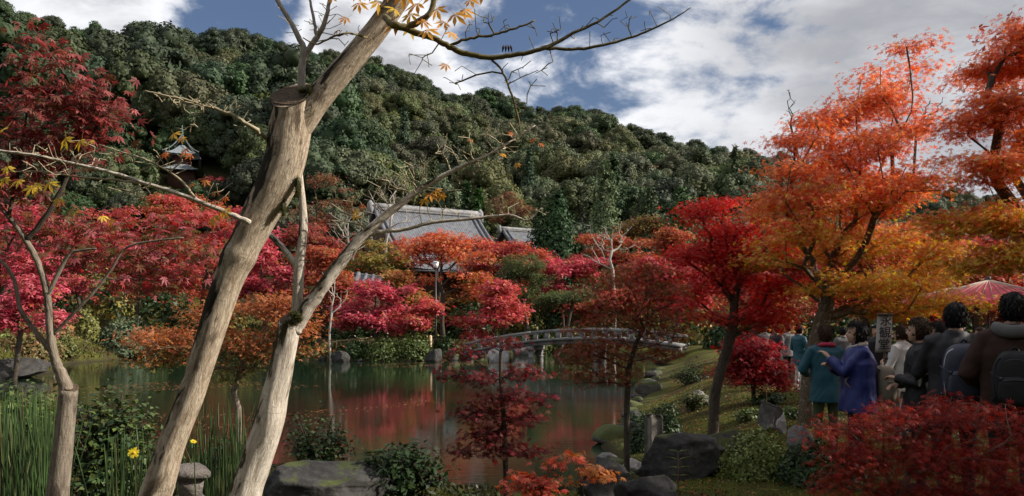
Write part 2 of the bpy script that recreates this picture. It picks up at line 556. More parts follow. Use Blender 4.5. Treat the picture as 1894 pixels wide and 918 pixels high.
def palette(cols, rng, n, var=0.22, w=None, hue=0.0):
    c = np.asarray(cols, float)
    i = rng.choice(len(c), n, p=None if w is None else np.asarray(w) / np.sum(w))
    j = rng.choice(len(c), n, p=None if w is None else np.asarray(w) / np.sum(w))
    t = rng.random((n, 1)) * 0.5
    o = c[i] * (1 - t) + c[j] * t
    return np.clip(o * rng.uniform(1 - var, 1 + var, (n, 1)), 0, 1)


# ------------------------------------------------------------------ growing a tree towards points of its crown
def grow(trunk, att, rng, step=0.3, tip=0.006, p=2.3, start=0.35, base_r=None, sag=0.0, wig=0.06, reach=None, lean=0.45, base_len=True):
    trunk = np.asarray(trunk, float)
    order = np.argsort(np.linalg.norm(att - trunk[-1], axis=1) if reach is None else reach)
    cap = len(trunk) + int(len(att) * 14 + 60)
    pos = np.zeros((cap, 3))
    par = np.full(cap, -1)
    plen = np.zeros(cap)
    n = len(trunk)
    pos[:n] = trunk
    par[1:n] = np.arange(n - 1)
    if lean and base_len:
        plen[1:n] = np.cumsum(np.linalg.norm(np.diff(trunk, axis=0), axis=1)) * 0.3
    ok = np.zeros(cap, bool)
    i0 = int(start * (n - 1))
    ok[i0:n] = True
    for a in att[order]:
        d = a - pos[:n]
        L = np.linalg.norm(d, axis=1)
        cost = L + 0.8 * np.maximum(0, pos[:n, 2] - a[2] + 0.15 * L) + lean * plen[:n]
        cost[~ok[:n]] = 1e9
        j = int(np.argmin(cost))
        L = L[j]
        m = max(1, min(12, int(L / step)))
        if n + m >= cap:
            break
        s = (np.arange(1, m + 1) / m)[:, None]
        p0 = pos[j]
        c = p0 + (a - p0) * np.array((0.45, 0.45, 0.62)) + rng.normal(size=3) * L * 0.08
        path = (1 - s) ** 2 * p0 + 2 * s * (1 - s) * c + s * s * a
        path[:-1] += rng.normal(size=(m - 1, 3)) * wig * step if m > 1 else 0
        pos[n:n + m] = path
        par[n] = j
        par[n + 1:n + m] = np.arange(n, n + m - 1)
        ok[n:n + m] = True
        plen[n:n + m] = plen[j] + L * s[:, 0]
        n += m
    pos, par = pos[:n], par[:n]
    acc = np.zeros(n)
    rad = np.zeros(n)
    for i in range(n - 1, -1, -1):
        rad[i] = max(tip, acc[i] ** (1 / p)) if acc[i] > 0 else tip
        if par[i] >= 0:
            acc[par[i]] += rad[i] ** p
    if base_r:
        s = base_r / rad[0]
        rad = tip + (rad - tip) * s if s < 1.0 else tip + (rad - tip) * s
        k = len(trunk)
        rad[:k] = np.maximum(rad[:k], np.linspace(base_r, base_r * 0.6, k))
    return pos, par, np.maximum(rad, tip * 0.5)


def skeleton_mesh(mb, pos, par, rad, min_r=0.0, big_sides=9, seed=0, mi=0):
    n = len(pos)
    kids = [[] for _ in range(n)]
    for i in range(n):
        if par[i] >= 0:
            kids[par[i]].append(i)
    heads = [0]
    while heads:
        i = heads.pop()
        chain = [i] if par[i] < 0 else [par[i], i]
        while kids[chain[-1]]:
            ks = sorted(kids[chain[-1]], key=lambda k: -rad[k])
            heads += ks[1:]
            chain.append(ks[0])
        c = np.array(chain)
        r = rad[c].copy()
        if par[i] >= 0:
            r[0] = min(r[0], r[1] * 1.15)
        if r.max() < min_r or len(c) < 2:
            continue
        sides = 3 if r.max() < 0.008 else 4 if r.max() < 0.02 else 6 if r.max() < 0.05 else big_sides
        tube(mb, pos[c], r, sides, cap=False, seed=seed + len(chain), mi=mi)


def sample_blobs(blobs, n, rng, shell=0.45):
    """points inside a union of ellipsoids (cx,cy,cz, rx,ry,rz), a little denser towards the outside"""
    b = np.asarray(blobs, float)
    w = (b[:, 3] * b[:, 4] * b[:, 5]) ** 0.8
    i = rng.choice(len(b), n, p=w / w.sum())
    d = unit(rng.normal(size=(n, 3)))
    return b[i, :3] + d * b[i, 3:] * (rng.random((n, 1)) ** shell)


def pxblobs(Y, rows):
    """rows of (px, py, half width px, half height px[, depth offset m, depth radius m])"""
    o = []
    for r in rows:
        dy = r[4] if len(r) > 4 else 0.0
        c = P(r[0], r[1], Y + dy)
        rx, rz = r[2] / F * (Y + dy), r[3] / F * (Y + dy)
        ry = r[5] if len(r) > 5 else 0.8 * rx
        o.append((*c, rx, ry, rz))
    return np.array(o)


def pxpath(Y, rows):
    """rows of (px, py[, depth offset])"""
    return np.array([P(r[0], r[1], Y + (r[2] if len(r) > 2 else 0.0)) for r in rows])


def tree(name, label, trunk, blobs, n_att, pads, leafn, leafsize, cols, bark, rng, cat='tree', group=None, shape=STAR5, base_r=None, tip=0.006,
         step=0.3, start=0.4, flat=0.4, nrm=(0, 0, 1), tilt=0.45, weights=None, var=0.22, low=None, shell=0.45, mat='leaf', min_r=0.0, wig=0.15, extra_twigs=0, droop=0.0, tone=None):
    """a tree: Empty > trunk (with all limbs) + crown (leaf faces in flattened sprays round the limb ends)"""
    trunk = np.asarray(trunk, float)
    root = empty(name, trunk[0], label, cat, group)
    att = sample_blobs(blobs, n_att, rng, shell)
    att = att[np.argsort(att[:, 2])]
    pos, par, rad = grow(trunk, att, rng, step=step, tip=tip, start=start, base_r=base_r, wig=wig)
    mb = MB()
    skeleton_mesh(mb, pos, par, rad, min_r, seed=int(rng.integers(50)))
    link('trunk', mb.mesh('trunk', bark, trunk[0], smooth=True, attrs=('bark',)), root)
    if leafn:
        n = len(att) * leafn
        c = np.repeat(att, leafn, 0)
        off = rng.normal(size=(n, 3)) * np.array((pads, pads, pads * flat)) * 0.62
        pp = c + off
        pp[:, 2] -= droop * (off[:, 0] ** 2 + off[:, 1] ** 2) / max(pads, 1e-6)
        col = palette(cols, rng, n, var, weights)
        # sprays differ in tone as a whole
        tj = np.repeat(rng.uniform(0.72, 1.22, (len(att), 1)), leafn, 0)
        col = np.clip(col * tj, 0, 1)
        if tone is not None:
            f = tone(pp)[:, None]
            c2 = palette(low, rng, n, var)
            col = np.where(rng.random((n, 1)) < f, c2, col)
        m2 = MB()
        outw = unit(np.concatenate([off[:, :2], np.full((n, 1), 0.0)], 1)) * 0.5 + np.asarray(nrm)
        leaves(m2, pp, leafsize * rng.uniform(0.7, 1.2, n), outw, shape, col, rng, tilt)
        link('crown', m2.mesh('crown', mat, trunk[0]), root)
    return root


# ------------------------------------------------------------------ the setting: ground, pond, hill
POND = np.array([(-11, 10.5), (-6.5, 11.5), (-3.0, 11.8), (-1.2, 11.2), (0.3, 10.2), (1.3, 10.6), (1.75, 13.0), (2.3, 16.5), (3.0, 20), (4.6, 27),
                 (6.0, 34), (7.0, 38), (7.9, 42), (8.6, 50), (7, 57), (2, 61), (-1, 56), (-2.6, 49.5), (-4.5, 47.2), (-10, 46.8), (-13, 49), (-18, 52),
                 (-24, 51), (-25, 44), (-21, 37.5), (-23.5, 33), (-20, 22), (-15, 14)], float)


def pond_sd(x, y):
    """signed distance to the pond's shore, negative over water"""
    p = np.stack([np.ravel(x), np.ravel(y)], 1)
    d = np.full(len(p), 1e9)
    inside = np.zeros(len(p), bool)
    n = len(POND)
    for i in range(n):
        a, b = POND[i], POND[(i + 1) % n]
        ab = b - a
        t = np.clip(((p - a) @ ab) / (ab @ ab), 0, 1)
        d = np.minimum(d, np.linalg.norm(p - a - t[:, None] * ab, axis=1))
        cond = (a[1] > p[:, 1]) != (b[1] > p[:, 1])
        xi = a[0] + (p[:, 1] - a[1]) / (b[1] - a[1] if b[1] != a[1] else 1e-9) * (b[0] - a[0])
        inside ^= cond & (p[:, 0] < xi)
    return np.where(inside, -d, d).reshape(np.shape(x))


def sstep(v, a, b):
    t = np.clip((v - a) / (b - a), 0, 1)
    return t * t * (3 - 2 * t)


def ground_z(x, y):
    x, y = np.asarray(x, float), np.asarray(y, float)
    d = pond_sd(x, y) + 0.25 * vnoise(np.stack([x, y], -1), 0.9, 5)
    z = -0.9 + 1.05 * sstep(d, -1.0, 0.25) + 0.70 * sstep(d, 0.1, 2.6)
    z = z + 0.10 * sstep(d, 1.0, 4.0) * vnoise(np.stack([x, y], -1), 0.55, 7)
    far = sstep(y, 62, 110)
    z = z + far * 4.0
    left = sstep(-x - 22, 0, 14) * sstep(y, 20, 40)
    return z + left * 3.0


def gz(x, y):
    return float(ground_z(np.array([x]), np.array([y]))[0])


def on_ground(px, Y):
    x = (px - CX) / F * Y
    return np.array((x, Y, gz(x, Y)))


def build_ground():
    xs = np.concatenate([np.linspace(-2500, -80, 14), np.linspace(-70, -32, 14), np.linspace(-30, -8, 60), np.linspace(-7.8, 9, 105), np.linspace(9.3, 32, 50), np.linspace(36, 80, 12), np.linspace(110, 2500, 12)])
    ys = np.concatenate([np.linspace(-400, -20, 8), np.linspace(-15, 1, 14), np.linspace(1.2, 18, 110), np.linspace(18.3, 66, 120), np.linspace(68, 120, 18), np.linspace(140, 3500, 14)])
    X, Y = np.meshgrid(xs, ys)
    Z = ground_z(X, Y)
    nx, ny = len(xs), len(ys)
    i = (np.arange(ny - 1)[:, None] * nx + np.arange(nx - 1)[None]).ravel()
    mb = MB()
    mb.add(np.stack([X, Y, Z], -1).reshape(-1, 3), [np.stack([i, i + 1, i + nx + 1, i + nx], 1)])
    m, w = new_mat('moss_ground')
    pos = w.add('ShaderNodeNewGeometry').outputs['Position']
    a = w.noise(pos, 0.9, 6.0, 0.6, 0.3)
    b = w.noise(pos, 5.0, 6.0, 0.65)
    f = w.noise(pos, 55.0, 4.0, 0.7)
    c = w.mix(w.smooth(a, 0.36, 0.62), (0.060, 0.040, 0.020, 1), (0.100, 0.105, 0.018, 1))
    c = w.mix(w.smooth(b, 0.50, 0.68, 0, 0.8), c, (0.055, 0.065, 0.013, 1))
    c = w.mix(w.smooth(b, 0.28, 0.42, 0.7, 0.0), c, (0.10, 0.050, 0.020, 1))
    c = w.mix(w.smooth(f, 0.35, 0.7, 0, 0.6), c, (0.03, 0.032, 0.008, 1))
    sp = w.add('ShaderNodeSeparateXYZ', ins={0: pos}).outputs[2]
    c = w.mix(w.smooth(sp, -0.1, 0.35), (0.030, 0.026, 0.018, 1), c)
    h = w.math('ADD', w.math('MULTIPLY', b, 0.5), w.math('MULTIPLY', f, 0.5))
    bp = w.add('ShaderNodeBump', ins={'Strength': 0.9, 'Distance': 0.06, 'Height': h})
    p = w.add('ShaderNodeBsdfPrincipled', ins={'Base Color': c, 'Roughness': 1.0, 'Specular IOR Level': 0.1, 'Normal': bp.outputs[0]})
    out(w, p.outputs[0])
    tag(link('ground', mb.mesh('ground', 'moss_ground', smooth=True, attrs=())), kind='structure')

    m, w = new_mat('pond_water')
    pos = w.add('ShaderNodeNewGeometry').outputs['Position']
    r1 = w.noise(w.vmath('MULTIPLY', pos, (1.0, 2.6, 1.0)), 2.0, 5.0, 0.6)
    r2 = w.noise(w.vmath('MULTIPLY', pos, (1.0, 1.7, 1.0)), 7.0, 3.0, 0.5)
    calm = w.smooth(w.noise(pos, 0.12, 2.0), 0.40, 0.60, 0.35, 1.0)
    h = w.math('MULTIPLY', w.math('ADD', w.math('MULTIPLY', r1, 0.75), w.math('MULTIPLY', r2, 0.22)), calm)
    bp = w.add('ShaderNodeBump', ins={'Strength': 0.06, 'Distance': 0.09, 'Height': h})
    p = w.add('ShaderNodeBsdfPrincipled', ins={'Base Color': (0.010, 0.020, 0.010, 1), 'Roughness': 0.015, 'IOR': 1.5, 'Normal': bp.outputs[0]})
    out(w, p.outputs[0])
    mb = MB()
    mb.add([(-60, 6, 0), (40, 6, 0), (40, 75, 0), (-60, 75, 0)], [(0, 1, 2, 3)])
    tag(link('water', mb.mesh('water', 'pond_water', attrs=())), kind='structure')


build_ground()

# wooded hill behind the garden: ridge profile (direction, depth, height of the soil under the trees)
RIDGE = np.array([(-500, 0), (-250, 30), (0, 62), (130, 100), (250, 112), (330, 112), (410, 118), (500, 130), (620, 140), (700, 165), (790, 198), (870, 212), (960, 226), (1060, 236),
                  (1150, 270), (1260, 293), (1350, 315), (1430, 328), (1600, 365), (1894, 430), (2300, 500)], float)
H_FOOT = 78.0


def ridge_at(px):
    Yr = 185 + np.clip(px, -300, 1900) * 0.055
    py = np.interp(px, RIDGE[:, 0], RIDGE[:, 1])
    return Yr, CZ + (HY - py) / F * Yr


def hill_z(x, y):
    px = x / y * F + CX
    Yr, zr = ridge_at(px)
    t = (y - H_FOOT) / (Yr - H_FOOT)
    up = 1.5 + (zr - 1.5) * np.clip(t, 0, 1) ** 0.92
    dn = zr * np.clip(1 - (t - 1) * 0.7, 0, 1)
    n = vnoise(np.stack([x, y], -1), 0.035, 3, 3) * 6.0 * np.sin(np.clip(t, 0, 1) * math.pi) ** 0.8
    return np.where(t < 1, up + n, dn), t


def build_hill():
    us = np.linspace(-700, 2500, 110)
    ts = np.concatenate([np.linspace(-0.03, 1.0, 44), np.linspace(1.05, 2.4, 10)])
    U, T = np.meshgrid(us, ts)
    Yr, zr = ridge_at(U)
    Y = H_FOOT + (Yr - H_FOOT) * T
    X = (U - CX) / F * Y
    Z, _ = hill_z(X, Y)
    Z = np.where(T < 0, -0.5, Z)
    nx = len(us)
    i = (np.arange(len(ts) - 1)[:, None] * nx + np.arange(nx - 1)[None]).ravel()
    mb = MB()
    mb.add(np.stack([X, Y, Z], -1).reshape(-1, 3), [np.stack([i, i + 1, i + nx + 1, i + nx], 1)])
    m, w = new_mat('forest_floor')
    pos = w.add('ShaderNodeNewGeometry').outputs['Position']
    c = w.mix(w.noise(pos, 0.6, 6.0), (0.020, 0.024, 0.010, 1), (0.045, 0.040, 0.018, 1))
    p = w.add('ShaderNodeBsdfPrincipled', ins={'Base Color': c, 'Roughness': 1.0, 'Specular IOR Level': 0.05})
    out(w, p.outputs[0])
    tag(link('hill', mb.mesh('hill', 'forest_floor', smooth=True, attrs=())), kind='structure')


build_hill()


def ico_sphere(sub):
    bm = bmesh.new()
    bmesh.ops.create_icosphere(bm, subdivisions=sub, radius=1.0)
    v = np.array([x.co[:] for x in bm.verts])
    f = np.array([[x.index for x in fc.verts] for fc in bm.faces])
    bm.free()
    return v, f


ICO = ico_sphere(2)


def broadleaf_mesh(name, seed, cols, r=3.6, h=6.5, lobes=40, per=96, q=0.30):
    """a round evergreen of the hillside: short trunk and a crown of leafy billows"""
    g = np.random.default_rng(seed)
    mb = MB()
    tube(mb, [(0, 0, -2.5), (0.1, 0, 1.0), (0.0, 0.1, h * 0.55)], [0.28, 0.22, 0.1], 6, mi=1)
    zc = h * 0.50
    d = unit(g.normal(size=(lobes * 3, 3)) + (0, 0, 0.45))
    d = d[d[:, 2] > -0.35][:lobes]
    stretch = np.array((1, 1, (h - zc) / r))
    c = d * r * stretch * g.uniform(0.62, 0.86, (len(d), 1)) + (0, 0, zc)
    R = g.uniform(0.75, 1.45, len(d)) * r / 3.6
    for k in range(len(d)):
        n = int(per * (R[k] / 1.1) ** 2)
        dd = unit(g.normal(size=(n, 3)) + d[k] * 0.9 + (0, 0, 0.35))
        p = c[k] + dd * R[k] * g.uniform(0.80, 1.08, (n, 1)) * (1, 1, 0.82)
        tone = g.uniform(0.78, 1.2)
        col = palette(cols, g, n, 0.25) * tone
        leaves(mb, p, q * g.uniform(0.7, 1.3, n), dd, TUFT, col, g, 0.30)
        sv, sf = ICO
        mb.add(c[k] + sv * R[k] * (0.74, 0.74, 0.60) * (1 + 0.08 * g.normal(size=(len(sv), 1))), [sf], col=palette(cols, g, 1, 0.1)[0] * tone)
    # leafy inside so that the crown is not hollow
    n = 260
    dd = unit(g.normal(size=(n, 3)))
    leaves(mb, dd * r * 0.6 * stretch + (0, 0, zc), 0.9, dd, TUFT, palette(cols, g, n, 0.2), g, 0.3)
    return mb.mesh(name, ['leaf_forest', 'bark_dark'])


def conifer_mesh(name, seed, cols, h=12.0, r=2.6, levels=26, per=30, q=0.5, base=0.08, point=1.0, origin=None):
    g = np.random.default_rng(seed)
    mb = MB()
    tube(mb, [(0, 0, -1.5), (0, 0, h * 0.5), (0, 0, h * 0.97)], [0.30, 0.18, 0.03], 7, mi=1)
    for k in range(levels):
        f = k / (levels - 1)
        z = h * (base + (1 - base) * f)
        rr = r * (1 - f) ** point * g.uniform(0.82, 1.12) + 0.15
        nb = max(4, int(per * (0.25 + 0.75 * (1 - f)) / 3))
        for b in range(nb):
            a = g.uniform(0, 6.283)
            L = rr * g.uniform(0.75, 1.1)
            m = 13
            s = g.uniform(0.30, 1.0, m)
            p = np.stack([np.cos(a) * L * s, np.sin(a) * L * s, z - 0.25 * L * s ** 2 + g.normal(size=m) * 0.12], 1) + g.normal(size=(m, 3)) * 0.16
            out_d = np.array((math.cos(a), math.sin(a), 0.55))
            leaves(mb, p, q * 0.62 * g.uniform(0.7, 1.2, m), out_d, OVAL, palette(cols, g, m, 0.25) * g.uniform(0.8, 1.2), g, 0.45, head=np.array((math.cos(a), math.sin(a), -0.2)))
    n = 200
    f = g.random(n)
    a = g.uniform(0, 6.28, n)
    p = np.stack([np.cos(a) * r * (1 - f) * 0.45, np.sin(a) * r * (1 - f) * 0.45, h * (base + (1 - base) * f)], 1)
    leaves(mb, p, 0.7, unit(p * (1, 1, 0) + (0, 0, 0.3)), TUFT, palette(cols, g, n, 0.2), g, 0.4)
    return mb.mesh(name, ['leaf_forest', 'bark_dark'])


GREENS = [(0.076, 0.094, 0.036), (0.098, 0.108, 0.042), (0.055, 0.078, 0.030), (0.112, 0.110, 0.046)]
DARKG = [(0.038, 0.062, 0.024), (0.048, 0.072, 0.028), (0.030, 0.050, 0.020)]
HILL_KINDS = [
    ('evergreen_tree', broadleaf_mesh('evergreen_a', 1, GREENS), 'round grey-green evergreen on the wooded hillside', 1.0),
    ('evergreen_tree', broadleaf_mesh('evergreen_b', 2, GREENS, 4.1, 6.2, 40), 'round grey-green evergreen on the wooded hillside', 1.0),
    ('evergreen_tree', broadleaf_mesh('evergreen_c', 3, DARKG + GREENS[:1], 3.4, 7.2, 34), 'tall dark-green evergreen on the wooded hillside', 0.9),
    ('evergreen_tree', broadleaf_mesh('evergreen_d', 4, DARKG, 3.6, 7.5, 36), 'tall dark-green evergreen on the wooded hillside', 0.9),
    ('evergreen_tree', broadleaf_mesh('evergreen_e', 8, [(0.10, 0.125, 0.045), (0.075, 0.105, 0.038)], 3.0, 5.0, 26), 'bright green round tree on the wooded hillside', 0.45),
    ('cedar_tree', conifer_mesh('cedar_a', 5, DARKG, 9.5, 2.5), 'narrow dark cedar rising among the hillside evergreens', 0.12),
    ('autumn_tree', broadleaf_mesh('autumn_a', 6, [(0.16, 0.10, 0.035), (0.20, 0.10, 0.04), (0.11, 0.09, 0.03)], 3.2, 5.6, 30), 'rust-tinted autumn tree dotted among hillside evergreens', 0.22),
    ('autumn_tree', broadleaf_mesh('autumn_b', 7, [(0.12, 0.11, 0.035), (0.10, 0.11, 0.03)], 3.0, 5.4, 30), 'yellow-green tree turning colour among hillside evergreens', 0.2),
]
PAGODA = P(337, 338, 118.0)
for _y in np.arange(126.0, 88.0, -0.5):
    PAGODA = P(337, 338, _y)
    if float(hill_z(np.array([PAGODA[0]]), np.array([_y]))[0][0]) < PAGODA[2] - 0.2:
        break


def build_forest():
    g = np.random.default_rng(21)
    cell = 4.3
    xs = np.arange(-190, 260, cell)
    ys = np.arange(80, 330, cell)
    X, Y = np.meshgrid(xs, ys)
    X = (X + g.uniform(-1.9, 1.9, X.shape)).ravel()
    Y = (Y + g.uniform(-1.9, 1.9, Y.shape)).ravel()
    Z, T = hill_z(X, Y)
    px = X / Y * F + CX
    keep = (T > 0.04) & (T < 1.06) & (px > -140) & (px < 2050)
    dp = np.hypot(X - PAGODA[0], Y - PAGODA[1])
    front = (np.abs(px - 340) < 100) & (Y < PAGODA[1] + 3) & (HY - (Z + 8.5 - CZ) / Y * F < 338)
    keep &= ~(dp < 5.0)
    front = front[keep]
    X, Y, Z, T, px = X[keep], Y[keep], Z[keep], T[keep], px[keep]
    wts = np.array([k[3] for k in HILL_KINDS])
    base = g.choice(len(HILL_KINDS), len(X), p=wts / wts.sum())
    clump = vnoise(np.stack([X, Y], -1), 0.05, 14)
    # stands: dark tall trees keep to the crest and the gullies, grey-green ones to the open slope
    crest = vnoise(np.stack([X, Y], -1), 0.03, 9) + (T - 0.75) * 3.0
    base = np.where((crest > 0.7) & (base < 2), 2 + base, base)
    base = np.where((crest < 0.0) & (base == 3), 0, base)
    base = np.where((T < 0.3) & (base < 2) & (g.random(len(X)) < 0.1), 5, base)
    base = np.where((T > 0.8) & (base == 5), 2, base)
    # deep shade round the pagoda: tall cedars
    nearp = np.hypot(X - PAGODA[0], Y - PAGODA[1]) < 26
    base = np.where(nearp & (g.random(len(X)) < 0.7), 3, base)
    base = np.where((base < 2) & (clump > 0.9), 4, base)
    sc = (0.52 + 0.72 * g.random(len(X)) ** 1.6) * np.where(nearp & (Y > PAGODA[1] + 3), 1.5, 1.0)
    room = np.clip((CZ + (HY - 342) / F * Y - Z) / 8.2, 0.16, 2)
    sc = np.where(front, np.minimum(sc, room), sc)
    py = HY - (Z + 5 - CZ) / Y * F
    seen = (px > -10) & (px < 1905) & (py < 430)
    # hide-test: what the red trees at the right cover is not worth an object of its own
    seen &= ~((px > 1440) & (py > 330))
    idx = np.where(seen)[0]
    idx = idx[np.argsort(Y[idx] - 40 * (T[idx] > 0.97))][:295]
    solo = np.zeros(len(X), bool)
    solo[idx] = True
    protos = bpy.data.collections.new('forest_kinds')
    first = {}
    for i in idx:
        nm, me, lb, _ = HILL_KINDS[base[i]]
        o = link(nm, me, None, (X[i], Y[i], Z[i]))
        o.rotation_euler = (0, 0, g.uniform(0, 6.28))
        s = sc[i]
        o.scale = (s, s, s * g.uniform(0.85, 1.15))
        where = ('left of the pagoda' if px[i] < 300 else 'behind the big leaning trunk' if px[i] < 620 else 'above the long temple roof' if px[i] < 920 else 'above the dark cedars' if px[i] < 1160 else 'beyond the bright red maple')
        high = 'low' if T[i] < 0.35 else 'midway' if T[i] < 0.7 else 'high'
        lb2 = lb.replace(' on the wooded hillside', '').replace(' rising among the hillside evergreens', '').replace(' dotted among hillside evergreens', '').replace(' among hillside evergreens', '')
        lb2 = lb2 + ', ' + high + ' on the wooded hill ' + where
        tag(o, lb2, 'tree', lb2)
        if base[i] not in first:
            first[base[i]] = o
    for k in sorted(first):
        protos.objects.link(first[k])
    order = {k: n for n, k in enumerate(sorted(first, key=lambda k: first[k].name))}
    rest = np.where(~solo)[0]
    me = bpy.data.meshes.new('forest_points')
    me.from_pydata([(X[i], Y[i], Z[i]) for i in rest], [], [])
    for nm, typ, data in (('kind', 'INT', [order.get(base[i], 0) for i in rest]), ('size', 'FLOAT', [sc[i] for i in rest]), ('turn', 'FLOAT', list(g.uniform(0, 6.28, len(rest))))):
        a = me.attributes.new(nm, typ, 'POINT')
        a.data.foreach_set('value', data)
    fo = tag(link('forest', me), 'mass of dark green trees covering the upper hill and ridge', 'forest', None, 'stuff')
    ng = bpy.data.node_groups.new('scatter', 'GeometryNodeTree')
    ng.interface.new_socket('Geometry', in_out='INPUT', socket_type='NodeSocketGeometry')
    ng.interface.new_socket('Geometry', in_out='OUTPUT', socket_type='NodeSocketGeometry')
    N = ng.nodes
    gi, go = N.new('NodeGroupInput'), N.new('NodeGroupOutput')
    ip = N.new('GeometryNodeInstanceOnPoints')
    ci = N.new('GeometryNodeCollectionInfo')
    ci.inputs[0].default_value = protos
    ci.inputs[1].default_value = True
    ci.inputs[2].default_value = True
    ip.inputs['Pick Instance'].default_value = True

    def attr(nm, typ):
        nd = N.new('GeometryNodeInputNamedAttribute')
        nd.data_type = typ
        nd.inputs[0].default_value = nm
        return nd.outputs[0]
    L = ng.links.new
    L(gi.outputs[0], ip.inputs['Points'])
    L(ci.outputs[0], ip.inputs['Instance'])
    L(attr('kind', 'INT'), ip.inputs['Instance Index'])
    cx = N.new('ShaderNodeCombineXYZ')
    L(attr('turn', 'FLOAT'), cx.inputs[2])
    L(cx.outputs[0], ip.inputs['Rotation'])
    L(attr('size', 'FLOAT'), ip.inputs['Scale'])
    L(ip.outputs[0], go.inputs[0])
    md = fo.modifiers.new('scatter', 'NODES')
    md.node_group = ng
    print('forest: solo', len(idx), 'rest', len(rest))


build_forest()


# ------------------------------------------------------------------ buildings and structures across the pond
def roof_patch(mb, A, B, n, w, drop, cols=60, rows=9, ridge_h=0.0, curve=0.35, corr=0.05, up=0.25, mi=0):
    """one concave tiled slope hanging from the line A-B towards n, rows of round tiles running down it"""
    A, B, n = np.asarray(A, float), np.asarray(B, float), np.asarray(n, float)
    s = np.linspace(0, 1, cols * 4 + 1)
    t = np.linspace(0, 1, rows)
    S, T = np.meshgrid(s, t)
    base = A + S[..., None] * (B - A)
    z = -drop * (T * (1 + curve) - curve * T * T) + up * T ** 2 * (2 * S - 1) ** 4
    wave = corr * np.abs(np.sin(S * cols * math.pi))
    v = base + n * (T * w)[..., None]
    v[..., 2] += z + wave
    nx = len(s)
    i = (np.arange(rows - 1)[:, None] * nx + np.arange(nx - 1)[None]).ravel()
    mb.add(v.reshape(-1, 3), [np.stack([i, i + 1, i + nx + 1, i + nx], 1)], mi=mi)
    return v


def temple(name, label, A, B, w, drop, cols, wall_h, over=0.0):
    A, B = np.asarray(A, float), np.asarray(B, float)
    d = unit(B - A)
    n = unit(np.array((d[1], -d[0], 0)))
    c = (A + B) / 2
    base_z = min(A[2], B[2]) - drop - wall_h
    root = empty(name, (c[0], c[1], base_z), label, 'temple')
    O = (c[0], c[1], base_z)
    mb = MB()
    f = roof_patch(mb, A, B, n, w, drop, cols)
    b = roof_patch(mb, A, B, -n, w, drop, cols)
    roof = link('roof', mb.mesh('roof', 'tile_roof', O, smooth=True, attrs=()), root)
    mb = MB()
    up = np.array((0, 0, 1.0))
    k = 0.26 * drop / 4
    for off, hh, ww in ((0.30, 0.55, 0.34), (0.64, 0.14, 0.5)):
        p = np.stack([A - d * 0.25 + up * off * k * 1.6, B + d * 0.25 + up * off * k * 1.6])
        tube(mb, np.linspace(p[0], p[1], 8), k * ww * 1.7, 4)
    link('ridge', mb.mesh('ridge', 'tile_ridge', O, attrs=()), roof)
    for e in (A - d * 0.25, B + d * 0.25):
        mb = MB()
        sgn = -1 if e is A else 1
        tube(mb, [e - up * k, e + up * k * 1.6, e + up * k * 2.4], [k * 0.9, k * 0.8, k * 0.2], 6)
        link('ridge_end_tile', mb.mesh('ridge_end_tile', 'tile_ridge', O, attrs=()), roof)
    for col_i in (0, -1):
        for patch in (f, b):
            mb = MB()
            for off in (0.0, 0.55):
                q = patch[:, col_i] + (d if col_i == 0 else -d) * (0.12 + off) + up * 0.1
                tube(mb, q, 0.13 if off else 0.17, 6)
            link('verge_ridge', mb.mesh('verge_ridge', 'tile_roof', O, smooth=True, attrs=()), roof)
    for e, s in ((A, 1), (B, -1)):
        mb = MB()
        g1, g2 = e + n * w * 0.9 - up * drop * 0.98, e - n * w * 0.9 - up * drop * 0.98
        mb.add([e + d * s * 0.5 - up * 0.2, g1 + d * s * 0.5, g2 + d * s * 0.5], [(0, 1, 2)])
        link('gable', mb.mesh('gable', 'timber', O, attrs=()), root)
    mb = MB()
    L = np.linalg.norm(B - A)
    box(mb, (c[0], c[1], base_z + wall_h * 0.5), (L * 0.9, w * 1.5, wall_h), math.atan2(d[1], d[0]))
    link('wall', mb.mesh('wall', 'timber', O, attrs=()), root)
    for sgn in (1, -1):
        mb = MB()
        e = [A + n * w * sgn - up * (drop + 0.1) + (B - A) * q for q in (0.0, 1.0)]
        tube(mb, e, 0.10, 4)
        link('eave', mb.mesh('eave', 'tile_roof', O, attrs=()), roof)
    return root


temple('temple_hall', 'large temple hall with long grey tiled roof above the red maples', P(690, 389, 71), P(884, 404, 77), 7.0, 5.6, 46, 4.0)
temple('temple_annex', 'smaller grey temple roof beside the dark cedar, right of the hall', P(928, 427, 80), P(1010, 433, 83), 5.0, 3.6, 22, 5.5)
temple('garden_gate', 'small tiled gate roof half hidden behind the pink-red maple', P(660, 508, 57), P(708, 514, 57), 1.4, 0.85, 12, 2.6)


